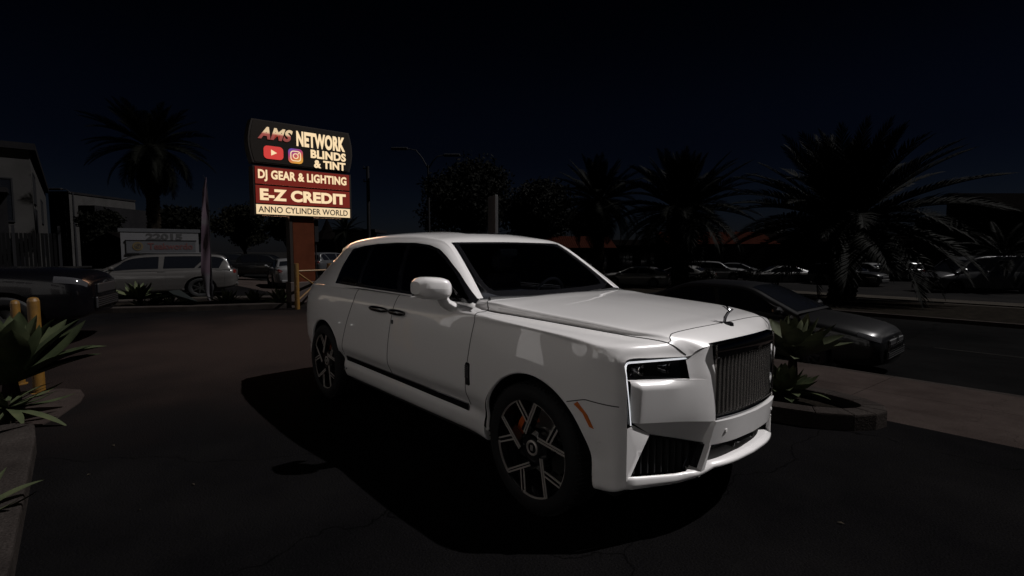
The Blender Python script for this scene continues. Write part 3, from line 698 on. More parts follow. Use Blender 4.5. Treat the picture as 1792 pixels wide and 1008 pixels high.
# wiper cowl
b = MB()
for s in (1, -1): b.tube([(x, y * s, z) for x, y, z in ((-.60, 0, 1.247), (-.62, .4, 1.25), (-.69, .74, 1.256))], .022, 8)
b.build('wiper_cowl', BLACKPLASTIC, hero, True)
def ghs(x, z, off):                                              # side view to the cabin side
    x = np.asarray(x, float); z = np.asarray(z, float)
    u0 = np.interp(x, [-3.9, -3.42, -3.0, -2.5, -1.95, -1.5, -1.15, -.85, -.63], [8, 7, 6, 5, 4, 3, 2, 1, 0.3]); v0 = np.interp(z, [1.24, 1.43, 1.6, 1.7], [.05, 1, 2, 2.8])
    return on_net(GH, x, z, u0, v0, off)
def side_window(name, e0, e1, f0, f1, m, off, thick, n=20, k=12):
    G = coons(e0, e1, f0, f1, n, k); p, nn = ghs(G[..., 0], G[..., 1], off)
    for s in (-1, 1): sheet(name, p * (1, s, 1), m, hero, thick, nn * (1, s, 1))
# black surround of all side windows, then three panes a little prouder
bot = [(-.675, 1.236), (-1.5, 1.247), (-2.5, 1.255), (-3.17, 1.262)]
topl = [(-.69, 1.252), (-.98, 1.440), (-1.20, 1.566), (-1.33, 1.625), (-1.50, 1.662), (-1.75, 1.683), (-2.1, 1.688), (-2.5, 1.680), (-2.80, 1.662), (-3.06, 1.632)]
side_window('window_surround', bot, topl, [bot[0], topl[0]], [bot[-1], (-3.14, 1.45), topl[-1]], BLACKGLOSS, .003, .012, 60, 14)
side_window('front_window', [(-.745, 1.262), (-1.71, 1.270)], [(-.80, 1.294), (-1.02, 1.440), (-1.22, 1.550), (-1.36, 1.610), (-1.52, 1.640), (-1.80, 1.658)], [(-.745, 1.262), (-.80, 1.294)], [(-1.71, 1.270), (-1.76, 1.47), (-1.80, 1.658)], SIDEGLASS, .0065, .004, 30)
side_window('rear_window', [(-1.80, 1.271), (-2.53, 1.278)], [(-1.885, 1.661), (-2.2, 1.663), (-2.52, 1.656)], [(-1.80, 1.271), (-1.885, 1.661)], [(-2.53, 1.278), (-2.52, 1.656)], SIDEGLASS, .0065, .004)
side_window('quarter_window', [(-2.62, 1.279), (-3.11, 1.287)], [(-2.61, 1.652), (-2.78, 1.640), (-3.01, 1.610)], [(-2.62, 1.279), (-2.61, 1.652)], [(-3.11, 1.287), (-3.09, 1.45), (-3.01, 1.610)], SIDEGLASS, .0065, .004)
# shark-fin-less roof: glass roof panel edge and the rear screen
G = quad2((3.2, 5.2), (6.4, 5.2), (6.4, 6), (3.2, 6), 30, 8); p, n = gh_patch(G, .0025); sheet('roof_glass', full_width(p), BLACKGLOSS, hero)
rw = np.stack([GH.ev(np.full(40, 8.0), np.linspace(0, 6, 40)), np.stack([np.linspace(-4.14, -4.16, 40), np.linspace(.72, 0, 40), np.linspace(1.192, 1.20, 40)], 1)], 0)
sheet('rear_screen', rw, BLACKGLOSS, hero, both=True)
tail = np.stack([GP[0, :], GP[0, :] * (1, .55, 1) + (-.06, 0, 0), GP[0, :] * (1, 0, 1) + (-.09, 0, 0)], 0)
sheet('tailgate', tail, PAINT, hero, both=True)
for s in (-1, 1):
    MB().box(-4.31, -4.16, .60 * s - .05, .60 * s + .05, .82, 1.05, bev=.02).build('tail_lamp', mat('tail_red', (.12, .008, .008), .2, coat=.5), hero)
# ------------------------------------------------------------------ cabin inside
MB().box(-1.15, -.70, -.78, .78, 1.05, 1.20, bev=.06).build('dashboard', DASH, hero, True)
for y in (-.38, .38):
    MB().box(-1.95, -1.80, y - .25, y + .25, .75, 1.38, bev=.07).box(-1.93, -1.83, y - .13, y + .13, 1.40, 1.60, bev=.045).build('front_seat', INTERIOR, hero, True)
MB().box(-2.95, -2.8, -.65, .65, .75, 1.38, bev=.08).build('rear_seat', INTERIOR, hero, True)
ring = [(-1.20 + .06 * math.cos(t), .38 + .19 * math.sin(t), 1.17 + .185 * math.cos(t)) for t in np.linspace(0, 2 * math.pi, 33)]
MB().tube(ring, .014, 8).tube([(-1.2, .38, 1.17), (-1.05, .38, 1.10)], .03, 8).tube([(-1.2, .2, 1.17), (-1.2, .56, 1.17)], .018, 6).build('steering_wheel', INTERIOR, hero, True)
MB().box(-1.38, -1.33, -.12, .12, 1.56, 1.64, bev=.02).build('cabin_mirror', VOID, hero)
MB().box(-4.0, -.75, -.80, .80, .60, .70).build('cabin_floor', VOID, hero)

# ------------------------------------------------------------------ door mirrors, handles, vent badges, markers
for s in (-1, 1):
    dm = thing('door_mirror', None, None); dm.parent = hero
    secs = []
    prof = [(-.775, .055, .045), (-.80, .105, .085), (-.86, .125, .10), (-.93, .125, .10), (-1.0, .12, .095), (-1.045, .10, .08), (-1.06, .06, .05)]
    yc = np.linspace(.985, 1.195, 9) - (.0 if s < 0 else .10); rows = []
    for k, yy in enumerate(yc):
        f = [.55, .86, .96, 1, 1, 1, .97, .86, .55][k]
        th = np.linspace(0, 2 * math.pi, 25)
        se = lambda c, e: np.sign(c) * abs(c) ** e
        xx = (-.925 if s < 0 else -1.50) - (.045 if s < 0 else .20) * (yy - 1.09) / .1 + .115 * f * se(np.cos(th), .7); zz = 1.345 + .005 * (yy - 1.09) / .1 + .082 * f * se(np.sin(th), .55)
        rows.append(np.stack([xx, np.full_like(xx, yy * s), zz], 1))
    G = np.stack(rows, 0); V = list(G.reshape(-1, 3)); F = gridfaces(9, 25) + [tuple(range(25)), tuple(8 * 25 + k for k in range(25))]
    o = mesh('mirror_cap', V, F, PAINT, dm, True, 50)
    bm = bmesh.new(); bm.from_mesh(o.data); bmesh.ops.recalc_face_normals(bm, faces=bm.faces); bm.to_mesh(o.data); bm.free()
    xm = -.90 if s < 0 else -1.20
    MB().tube([(xm, .90 * s, 1.195), (xm, .95 * s, 1.21), (xm, .99 * s, 1.235), (xm - .005, 1.02 * s, 1.29)], [.062, .064, .060, .058], 16, squash=.62).build('mirror_stalk', PAINT, dm, True)
    if s < 0: MB().box(-1.052, -1.042, 1.0 * s - .18, 1.0 * s, 1.285, 1.405, bev=.004).build('mirror_glass', DARKCHROME, dm)
for s in (-1, 1):
    for nm, x0, x1, dr in (('rear_handle', -2.17, -1.84, 'r'), ('front_handle', -1.80, -1.535, 'f')):
        pts = []
        for t in np.linspace(0, 1, 9):
            x = x0 + (x1 - x0) * t; p, n = side_pts(np.array([x]), np.array([1.088]), .012 + .012 * math.sin(math.pi * t))
            pts.append((p[0, 0], p[0, 1] * s, p[0, 2]))
        MB().tube(pts, [.014, .023, .027, .028, .028, .028, .027, .023, .014], 12, squash=1.0).build(nm, BLACKGLOSS, doors[dr, s], True)
    p, n = side_pts(np.array([-1.745]), np.array([1.0]), .003)
    MB().box(-1.752, -1.728, p[0, 1] * s - .006, p[0, 1] * s + .006, .985, 1.02, bev=.004).build('lock_cover', BLACKPLASTIC, doors['f', s])
    va = thing('fender_vent', None, None); va.parent = hero
    p, n = side_pts(np.array([-.625]), np.array([.755]), 0); yb = p[0, 1]
    a = MB().box(-.652, -.598, yb - .012, yb + .010, .675, .838, bev=.012); a.V = [(x, y * s, z) for x, y, z in a.V]; a.build('vent_frame', BLACKGLOSS, va, True)
    a = MB()
    for k in range(7): a.box(-.642, -.608, yb + .008, yb + .014, .732 + k * .013, .739 + k * .013)
    a.V = [(x, y * s, z) for x, y, z in a.V]; a.build('vent_slats', DARKCHROME, va)
    a = MB().box(-.640, -.610, yb + .008, yb + .0125, .690, .722, bev=.002); a.V = [(x, y * s, z) for x, y, z in a.V]; bo = a.build('badge_plate', CHROME, va)
    if s < 0: text_obj('badge_letters', 'RR', BLACKGLOSS, bo, Matrix.Translation((-.625, -(yb + .0125), .706)) @ Matrix.Rotation(R(90), 4, 'X'), .018, .022, .0015)
    # amber side marker on the bumper corner
    G = coons([(.468, .668), (.493, .662)], [(.368, .774), (.391, .791)], [(.468, .668), (.427, .735), (.368, .774)], [(.493, .662), (.454, .732), (.391, .791)], 4, 12)
    p, n = side_pts(G[..., 0], G[..., 1], .006); sheet('side_marker', p * (1, s, 1), ORANGE, hero, .012, n * (1, s, 1))
    p, n = side_pts(np.array([.515, .60]), np.array([.598, .66]), .001)
    for q in p[:1]: MB().lathe([(.0, .003), (.010, .003), (.013, 0)], 14, 'y', (q[0], q[1] * s, q[2])).build('parking_sensor', mat('sensor_paint', (.5, .49, .48), .4), hero, True)

# ------------------------------------------------------------------ front face, drawn in front view (half breadth y, height z)
_py = [0, .2, .30, .385, .46, .55, .65, .75, .85, .90, .93, .96]
_px = [.917, .905, .888, .862, .830, .790, .755, .718, .680, .658, .640, .60]
def fx(y, z): 
    y = np.abs(y); z = np.asarray(z, float)
    return np.interp(y, np.linspace(0, .96, 97), np.convolve(np.pad(np.interp(np.linspace(0, .96, 97), _py, _px), 4, mode='reflect', reflect_type='odd'), np.ones(9) / 9, 'valid')) - .03 * np.clip((z - .70) / .4, 0, 1) ** 1.5
def fpatch(name, c, m, off=0.0, thick=.03, n=14, k=10, parent=None, both=True, mats=None, offs=None):
    """c = (low-outer, low-inner, top-inner, top-outer) or a ready (n,k,2) grid of (y, z)"""
    G = quad2(*c, n, k) if not isinstance(c, np.ndarray) else c
    X = fx(G[..., 0], G[..., 1]) + (off if offs is None else offs(G))
    P = np.stack([X, G[..., 0], G[..., 1]], -1)
    if thick: return sheet(name, P, m, parent or hero, thick, np.array([1., 0, 0]) * np.ones_like(P), both=both)
    return sheet(name, P, m, parent or hero, both=both)
lampb = []
# headlamp: recessed black housing, glossy lens, white light line along top and down the outer edge
fpatch('headlamp_housing', ((.892, .925), (.500, .905), (.510, 1.045), (.890, 1.05)), mat('lamp_housing', (.05, .05, .055), .3, coat=.5), -.075, .02)
for s in (-1, 1):
    hl = thing('headlamp', None, None); hl.parent = hero
    G = quad2((.862, .940), (.500, .918), (.512, 1.030), (.880, 1.036), 16, 8)
    P = np.stack([fx(G[..., 0], G[..., 1]) - .008 - .014 * np.clip((G[..., 0] - .5) / .25, 0, 1), G[..., 0], G[..., 1]], -1)
    sheet('lens', P * (1, s, 1), glass_mat('lamp_glass', (.35, .36, .38)), hl)
    for k in range(2):
        yy = .62 + .16 * k
        MB().lathe([(.012, .04), (.030, .045), (.036, .02), (.040, 0)], 18, 'x', (fx(yy, .98) - .075, yy * s, .978)).build('projector', CHROME, hl, True)
    for k in range(3): MB().box(fx(.83, .98) - .05, fx(.83, .98) - .044, .835 * s - .006, .835 * s + .006, .955 + k * .022, .965 + k * .022).build('light_element', CHROME, hl)
    top = [(fx(y, 1.03) - .014, y * s, z) for y, z in zip(np.linspace(.520, .862, 16), np.linspace(1.026, 1.030, 16))]
    arc = [(fx(y, z) - .012, y * s, z) for y, z in ((.878, 1.026), (.886, 1.012))]
    dn = [(fx(y, z) - .010, y * s, z) for y, z in zip(np.linspace(.888, .872, 12), np.linspace(.99, .70, 12))]
    MB().tube(top + arc + dn, [.0055] * 18 + [.0028] * 12, 6).build('light_line', LEDWHITE, hl, True)
# black channel that carries the line down beside the block
fpatch('lamp_channel', ((.882, .685), (.845, .685), (.862, .955), (.896, .95)), BLACKGLOSS, -.024, .05, 6, 10)
# outer return between bumper corner and the channel
edge_z = np.linspace(.645, 1.046, 14); pe = SIDE.ev(np.full(14, 15.0), np.interp(edge_z, [.645, .82, .95, 1.046], [5, 6, 7, 8]))
yr = np.interp(edge_z, [.68, 1.05], [.879, .890])
ret = np.stack([pe, np.stack([fx(yr, edge_z) - .04, yr, edge_z], 1)], 0)
sheet('corner_return', ret, PAINT, hero, both=True)
fr = np.stack([SIDE.ev(np.full(20, 15.0), np.linspace(8, 10, 20)), SIDE.ev(np.full(20, 15.0), np.linspace(8, 10, 20)) + (-.06, 0, -.006)], 0)
sheet('lamp_brow', fr, BLACKGLOSS, hero, both=True)
# the painted block under the lamp: proud face, ledge on top, rounded edge
def sstep(a, b, x): t = np.clip((x - a) / (b - a), 0, 1); return t * t * (3 - 2 * t)
nb, kb = 26, 16
Gb = quad2((.861, .710), (.374, .668), (.374, .905), (.872, .934), nb, kb)
def block_off(G):
    y, z = G[..., 0], G[..., 1]
    zt = np.interp(y, [.384, .872], [.905, .934]); yo = np.interp(z, [.71, .93], [.864, .874])
    e1 = np.clip(1 - (zt - z) / .035, 0, 1) * sstep(.42, .72, y); e2 = np.clip(1 - (yo - y) / .03, 0, 1)
    return .010 + (.002 + .17 * (z - .80)) * sstep(.40, .66, y) - .04 * np.maximum(e1, e2) ** 2.2
fpatch('lamp_block', Gb, PAINT, thick=0.0, offs=block_off)
yl = np.linspace(.872, .384, 26); zl_ = np.interp(yl, [.384, .872], [.905, .934])
led = np.stack([np.stack([fx(yl, zl_) + .010 - .02 * sstep(.42, .72, yl), yl, zl_], -1), np.stack([fx(yl, zl_) + .010 - .02 * sstep(.40, .50, yl) - .06 * sstep(.48, .72, yl), yl, zl_ + .012 * sstep(.42, .72, yl)], -1)], 0)
sheet('block_ledge', led, PAINT, hero, both=True)
# upright between the lamp and the grille
Gu = quad2((.520, .907), (.374, .905), (.374, 1.094), (.530, 1.040), 12, 10)
fpatch('grille_upright', Gu, PAINT, thick=0.0, offs=lambda G: .010 - .012 * sstep(.42, .53, G[..., 0]) - .008 * np.clip((G[..., 1] - .93) / .1, 0, 1))
# chamfer under the block, bumper corner tongue
ch = coons([(.745, .632), (.405, .536)], [(.861, .710), (.384, .668)], [(.745, .632), (.861, .710)], [(.405, .536), (.384, .668)], 16, 6)
fpatch('bumper_chamfer', ch, PAINT, thick=0, offs=lambda G: -.004 - .036 * np.clip((np.interp(G[..., 0], [.38, .86], [.668, .710]) - G[..., 1]) / .1, 0, 1))
tong = np.stack([np.stack([fx(y, z) + d, y, z], -1) for d, y, z in ((-.012, np.array([.876, .82, .868]), np.array([.402, .52, .692])), (-.026, np.array([.868, .746, .858]), np.array([.402, .633, .702])))], 0)
_ez = np.array([.402, .55, .69]); tong = np.concatenate([SIDE.ev(np.full(3, 15.0), np.interp(_ez, [.352, .42, .49, .555, .645, .82], [1, 2, 3, 4, 5, 6]))[None], tong], 0)
sheet('bumper_corner', tong, PAINT, hero, both=True)
# side intake: sunk black box with fins
fpatch('side_intake', ((.875, .395), (.455, .352), (.395, .545), (.75, .638)), VOID, -.12, .02)
per = [(.872, .402), (.60, .368), (.500, .358), (.464, .362), (.405, .537), (.58, .587), (.746, .634), (.872, .402)]
per = np.array([np.array(a) + (np.array(b) - np.array(a)) * t for a, b in zip(per, per[1:]) for t in np.linspace(0, 1, 7)[:-1]] + [per[-1]])
wall = np.stack([np.stack([fx(per[:, 0], per[:, 1]) + d, per[:, 0], per[:, 1]], 1) for d in (-.022, -.125)], 0)
sheet('intake_wall', wall, BLACKGLOSS, hero, both=True)
for s in (-1, 1):
    for k in range(9):
        y = .80 - k * .042; zt = np.interp(y, [.405, .746, .872], [.53, .625, .42]); zb = np.interp(y, [.46, .872], [.362, .404])
        MB().prism([(fx(y, .5) - .115, zb), (fx(y, .5) - .065, zb + .01), (fx(y, .5) - .065, zt - .015), (fx(y, .5) - .115, zt)], y * s - .006, y * s + .006).build('intake_fin', mat('intake_black', (.0025, .0025, .003), .6), hero)
    MB().tube([(fx(.50, .45) - .05, .52 * s, .40), (fx(.49, .45) - .05, .49 * s, .46)], .005, 6).build('intake_blade', CHROME, hero)
fpatch('intake_brow', ((.742, .622), (.412, .526), (.405, .538), (.746, .634)), BLACKGLOSS, -.034, .02, 12, 3)
# centre bumper bar, lower opening, chin lip
def cgrid(zl, zh, yl, yh, n=30, k=6):
    t = np.linspace(-1, 1, n); s = np.linspace(0, 1, k)
    Y = t[:, None] * (yl + (yh - yl) * s[None]); Z = (zl + (zh - zl) * s)[None] + 0 * Y; return np.stack([Y, Z], -1)
G = cgrid(.532, .668, .408, .384); fpatch('bumper_bar', G, PAINT, 0, .05, both=False, offs=lambda G: .010 + .13 * (G[..., 1] - .60))
G = cgrid(.655, .674, .384, .384, 30, 3); fpatch('bar_top', G, PAINT, -.02, .06, both=False)
fpatch('bumper_post', ((.466, .360), (.440, .380), (.400, .530), (.406, .536)), PAINT, .006, .03, 4, 8)
G = cgrid(.40, .545, .45, .40); fpatch('lower_opening', G, VOID, -.15, .01, both=False)
for z in (.462, .485, .51): 
    t = np.linspace(-.40, .40, 30); MB().tube([(fx(y, z) - .09, y, z) for y in t], .005, 6).build('opening_bar', BLACKPLASTIC, hero, True)
for s in (-1, 1): MB().box(.78, .865, .12 * s - .012, .12 * s + .012, .45, .53, bev=.008).build('opening_pillar', BLACKGLOSS, hero)
MB().box(.80, .875, -.085, .085, .462, .522, bev=.012).build('radar_cover', BLACKGLOSS, hero, True)
# chin lip wraps from under one intake to the other and along the corner
y_ = np.linspace(-.889, .889, 81); rows = []
for d, dz in ((-.16, .030), (-.03, .028), (.010, .018), (.012, .0), (-.015, -.020), (-.12, -.022)):
    ay = abs(y_); zc_ = np.interp(ay, [0, .38, .46, .60, .885], [.406, .402, .368, .362, .382]); thin = np.interp(ay, [0, .40, .50, .885], [1.0, 1.0, .9, 1.3])
    rows.append(np.stack([fx(y_, .4) + d * np.interp(ay, [0, .42, .52, .885], [1, 1, .10, .05]), y_ * np.interp(d, [-.16, 0], [.985, 1]), zc_ + dz * thin], 1))
for r_ in rows:
    r_[0, :2] = (.646, -.893); r_[-1, :2] = (.646, .893)
sheet('chin_lip', np.stack(rows, 0), PAINT, hero)
for s in (-1, 1): MB().lathe([(0, .006), (.010, .006), (.013, 0)], 14, 'x', (fx(.30, .6) + .008, .30 * s, .605)).build('parking_sensor', MATS['sensor_paint'], hero, True)
# ------------------------------------------------------------------ grille
gr = thing('grille', None, None); gr.parent = hero
gx = lambda y: .868 + .048 * (1 - (np.asarray(y) / .385) ** 2)
t = np.linspace(-.383, .383, 31)
P = np.stack([np.stack([gx(t) - .012, t, np.full(31, z)], 1) for z in (.672, 1.095)], 0); P[:, :, 0] -= .06
sheet('grille_back', P, VOID, gr)
rows = [np.stack([gx(t) + d, t, z + .012 * (1 - (t / .385) ** 2)], 1) for d, z in ((-.05, 1.100), (-.012, 1.098), (-.004, 1.088), (-.002, 1.05), (-.006, 1.018), (-.05, 1.012))]
sheet('grille_header', np.stack(rows, 0), mat('grille_header_chrome', (.16, .16, .17), .06, metal=1.0), gr)
NB = 21
for k in range(NB):
    y = -.352 + .704 * k / (NB - 1)
    x0 = float(gx(y)) - .016
    MB().prism([(x0 - .020, y - .003), (x0 - .009, y - .0065), (x0, y - .0045), (x0 + .003, y), (x0, y + .0045), (x0 - .009, y + .0065), (x0 - .020, y + .003)], .690, 1.030, 'z').build('grille_slat', mat('slat_steel', (.44, .425, .41), .24, metal=.92), gr, True)
MB().tube([(float(gx(y)) - .012, y, .682) for y in t], .013, 8).build('grille_sill', DARKCHROME, gr, True)
for s in (-1, 1): MB().tube([(.868 + .002, .374 * s, .672), (.868 + .002, .374 * s, .9), (.866, .374 * s, 1.095)], .006, 8).build('grille_jamb', CHROME, gr, True)
# ------------------------------------------------------------------ bonnet ornament
orn = thing('bonnet_ornament', None, None); orn.parent = hero; orn.location = (.745, 0, 1.166); orn.scale = (1.1,) * 3
MB().lathe([(0, .012), (.020, .010), (.028, .004), (.030, -.01)], 16, 'z').build('ornament_base', BLACKGLOSS, orn, True)
MB().tube([(-.022, 0, .006), (-.018, 0, .035), (-.004, 0, .06), (.012, 0, .075)], [.008, .0095, .008, .006], 8).tube([(.012, 0, .073), (.024, 0, .083)], [.0055, .005], 8).build('ornament_figure', DARKCHROME, orn, True)
for s in (-1, 1): MB().tube([(.010, .004 * s, .066), (-.006, .012 * s, .084), (-.020, .016 * s, .096), (-.030, .018 * s, .098)], [.005, .008, .0065, .003], 6, squash=.5).build('ornament_wing', DARKCHROME, orn, True)

# ------------------------------------------------------------------ wheels
def hero_wheel(loc, flip):
    w = thing('wheel', None, None); w.parent = hero; w.location = loc; w.rotation_euler = (0, 0, math.pi if flip else 0)
    # outer face at -y
    To, Ti, rr = .405, .318, .3
    prof = [(.300, .14), (.315, .150), (.345, .152), (.372, .146), (.392, .128), (.401, .110)]
    tread = []
    for y in np.linspace(.110, -.110, 12): tread.append((.4045 - .003 * (y / .11) ** 2, y))
    prof2 = prof + tread + [(r, -y) for r, y in prof[::-1]]
    ty = MB().lathe([(r, y) for r, y in prof2], 72).build('tyre', RUBBER, w, True, 30)
    gro = MB()
    for y in (-.06, -.02, .02, .06): gro.lathe([(.4052, y - .004), (.4060, y), (.4052, y + .004)], 72)
    gro.build('tread_groove', VOID, ty, True)
    sip = MB()
    for k in range(84):
        a = 2 * math.pi * k / 84
        M = Matrix.Rotation(a, 4, 'Y'); sip.box(-.002, .002, -.130, -.075, .388, .4045, M)
    sip.build('shoulder_sipe', VOID, ty)
    MB().lathe([(.312, -.146), (.318, -.140), (.314, -.132), (.300, -.125), (.285, -.06), (.280, .02), (.290, .13), (.312, .146)], 64).build('rim_barrel', RIMBLACK, w, True)
    MB().lathe([(.300, -.139), (.3115, -.147), (.3165, -.142), (.3165, -.136)], 64).build('rim_edge', RIMBLACK, w, True)
    def pol(r, deg): return (r * math.cos(R(deg)), r * math.sin(R(deg)))
    def bar(b, p, q, wd, y0, y1, taper=1.0):
        p, q = Vector(p), Vector(q); d = (q - p).normalized(); n = Vector((-d.y, d.x))
        b.prism([tuple(p + n * wd), tuple(q + n * wd * taper), tuple(q - n * wd * taper), tuple(p - n * wd)], y0, y1, 'y')
    for k in range(5):
        a0 = 10 + 72 * k
        P0, P1 = pol(.303, a0), pol(.105, a0 + 42)
        S0 = pol(.303, a0 - 40); S1 = pol(.168, a0 - 55)
        for q0, q1, wd, ta in ((P0, P1, .020, 1.5), (S0, S1, .019, 1.0)):
            sp = MB(); bar(sp, q0, q1, wd, -.127, -.075, ta); sp.build('spoke', RIMBLACK, w)
        si = MB()
        def edge(p, q, off, y=-.1305):
            p, q = Vector(p), Vector(q); d = (q - p).normalized(); n = Vector((-d.y, d.x)) * off; bar(si, p + n, q + n, .0052, y, y + .006)
        edge(P0, P1, .0150); edge(P0, P1, -.0020); edge(S0, S1, .014, -.1285); edge(S0, S1, -.014, -.1285)
        n = 12; aa = np.linspace(a0 - 40, a0, n)
        ring0 = [pol(.306, t) for t in aa]; ring1 = [pol(.292, t) for t in aa]
        for i in range(n - 1): si.prism([ring0[i], ring0[i + 1], ring1[i + 1], ring1[i]], -.134, -.126)
        si.build('spoke_edge', RIMSILVER, w)
    hub = MB().lathe([(.118, -.07), (.112, -.100), (.085, -.112), (.070, -.108), (.0, -.108)], 40).build('hub', RIMBLACK, w, True)
    MB().lathe([(.046, -.106), (.048, -.118), (.040, -.121), (.038, -.114), (.0, -.114)], 36).build('hub_cap', RIMSILVER, hub, True, 30)
    MB().lathe([(.034, -.112), (.033, -.117), (.0, -.117)], 30).build('hub_disc', BLACKGLOSS, hub, True, 30)
    text_obj('hub_letters', 'RR', RIMSILVER, hub, Matrix.Translation((0, -.117, 0)) @ Matrix.Rotation(R(90), 4, 'X'), .022, .034, .002)
    MB().lathe([(.0, -.02), (.10, -.02), (.10, .0), (.205, .0), (.205, .03), (.0, .03)], 48).build('brake_disc', STEEL, w, True, 30)
    cal = MB()
    for a in np.linspace(112, 172, 7)[:-1]:
        q = [pol(.135, a), pol(.135, a + 10.2), pol(.222, a + 10.2), pol(.222, a)]; cal.prism(q, -.045, .05)
    cal.build('brake_caliper', CALIPER, w)
    return w
for x in (0.0, -3.295):
    hero_wheel((x, -.845, .405), False); hero_wheel((x, .845, .405), True)
# ================================================================== pylon sign
CREAM = (1.0, .74, .43)
LETTER = mat('lit_letter', (.10, .09, .07), .5, emit=CREAM, estr=.90)
REDPANEL = mat('lit_red_panel', (.03, .004, .004), .6, emit=(1.0, .09, .05), estr=.130, spec=.1)
CREAMPANEL = mat('lit_cream_panel', (.3, .26, .2), .5, emit=(1.0, .73, .41), estr=.70)
SIGNBLACK = mat('sign_black_face', (.005, .0045, .004), .6, emit=(1.0, .6, .35), estr=.003, spec=.1)
SIGNCASE = mat('sign_case', (.008, .005, .0035), .6, spec=.2)
INK = mat('black_lettering', (.006, .006, .006), .7)
POSTRED = mat('red_brown_post', (.046, .0125, .0055), .75, var=.25, vscale=3, spec=.04)
YOUT = mat('lit_red_icon', (.3, .02, .02), .5, emit=(1.0, .06, .045), estr=.42)
def grad_mat(name, stops, axis, lo, hi, strength):
    if name in MATS: return MATS[name]
    m = bpy.data.materials.new(name); m.use_nodes = True; MATS[name] = m; nt = m.node_tree; b = nt.nodes['Principled BSDF']
    tc = nt.nodes.new('ShaderNodeTexCoord'); sp = nt.nodes.new('ShaderNodeVectorMath'); sp.operation = 'DOT_PRODUCT'; sp.inputs[1].default_value = axis
    nt.links.new(tc.outputs['Object'], sp.inputs[0])
    mr = nt.nodes.new('ShaderNodeMapRange'); mr.inputs[1].default_value = lo; mr.inputs[2].default_value = hi; nt.links.new(sp.outputs['Value'], mr.inputs[0])
    r = nt.nodes.new('ShaderNodeValToRGB'); e = r.color_ramp.elements
    while len(e) < len(stops): e.new(.5)
    for k, (p, c) in enumerate(stops): e[k].position = p; e[k].color = (*c, 1)
    nt.links.new(mr.outputs[0], r.inputs[0]); nt.links.new(r.outputs[0], b.inputs['Emission Color']); b.inputs['Emission Strength'].default_value = strength
    b.inputs['Base Color'].default_value = (.05, .04, .04, 1)
    return m
sg = thing('pylon_sign', 'lit shop pylon sign on a red-brown post behind the suv', 'sign', (-12.5, 2.06, 0), 0)
# the face looks to +x; s runs along +y (left to right as read), origin on the post
SW = 1.30
cab = MB().box(-.42, -.02, -SW - .03, SW + .06, 2.55, 3.86).build('cabinet', SIGNCASE, sg)
prof = []
for t in np.linspace(0, 1, 9): prof.append((-SW - .02 - .10 * math.sin(math.pi * t), 3.93 + (5.07 - 3.93) * t))
rgt = [(-a, b) for a, b in prof[::-1]]
top = MB().prism(prof + rgt, -.40, -.02, 'x').build('top_cabinet', SIGNCASE, sg)
face_top = MB().prism([(a * .965, 4.50 + (b - 4.50) * .95) for a, b in prof + rgt], -.03, -.010, 'x').build('top_face', SIGNBLACK, sg)
def SM(s, z, d=0.0): return Matrix.Translation((d, s, z)) @ Matrix.Rotation(R(90), 4, 'Z') @ Matrix.Rotation(R(90), 4, 'X')
pan = {}
for nm, z0, z1, m in (('red_panel', 3.385, 3.84, REDPANEL), ('red_panel', 2.875, 3.345, REDPANEL), ('cream_panel', 2.585, 2.84, CREAMPANEL)):
    pan[z0] = MB().box(-.03, -.004, -SW + .02, SW - .0, z0, z1).build(nm, m, sg)
AMS = grad_mat('lit_fading_letters', [(0, (.30, .035, .025)), (.42, (.42, .06, .04)), (.52, (.85, .45, .28)), (.6, CREAM)], (0, 0, 1), 4.57, 4.90, .68)
text_obj('lettering', 'AMS', AMS, face_top, SM(-.735, 4.735, -.008), .90, .33, .012, shear=.36, bold=.045, space=1.10)
text_obj('lettering', 'NETWORK', LETTER, face_top, SM(.50, 4.705, -.008), 1.38, .42, .012, bold=.045, space=1.06)
text_obj('lettering', 'BLINDS', LETTER, face_top, SM(.70, 4.335, -.008), 1.02, .235, .012, bold=.040, space=1.05)
text_obj('lettering', '& TINT', LETTER, face_top, SM(.735, 4.065, -.008), .92, .225, .012, bold=.040, space=1.05)
text_obj('lettering', 'DJ GEAR & LIGHTING', LETTER, pan[3.385], SM(0, 3.612, -.004), 2.42, .31, .010, bold=.036, space=1.06)
text_obj('lettering', 'E-Z CREDIT', LETTER, pan[2.875], SM(0, 3.11, -.004), 2.36, .315, .010, bold=.045, space=1.03)
text_obj('lettering', 'ANNO CYLINDER WORLD', INK, pan[2.585], SM(0.0, 2.715, -.004), 2.46, .165, .006, bold=.010, space=1.03)
def rrect(cs, cz, w, h, r, n=7):
    out = []
    for sx, sz, a0 in ((1, 1, 0), (-1, 1, 90), (-1, -1, 180), (1, -1, 270)):
        for k in range(n):
            a = R(a0 + 90 * k / (n - 1)); out.append((cs + sx * (w / 2 - r) + r * math.cos(a), cz + sz * (h / 2 - r) + r * math.sin(a)))
    return out
yi = MB().prism(rrect(-.80, 4.235, .50, .345, .10), -.012, .002, 'x').build('red_icon', YOUT, face_top)
MB().prism([(-.865, 4.155), (-.865, 4.315), (-.715, 4.235)], .002, .006, 'x').build('play_triangle', LETTER, face_top)
ig = grad_mat('lit_sunset_icon', [(0, (1.0, .45, .03)), (.3, (.85, .12, .05)), (.6, (.55, .03, .22)), (.85, (.20, .05, .45)), (1, (.08, .06, .55))], (0, -.45, .9), 3.63 + .10, 4.05 + .10, .62)
MB().prism(rrect(-.225, 4.215, .39, .40, .10), -.012, .002, 'x').build('camera_icon', ig, face_top)
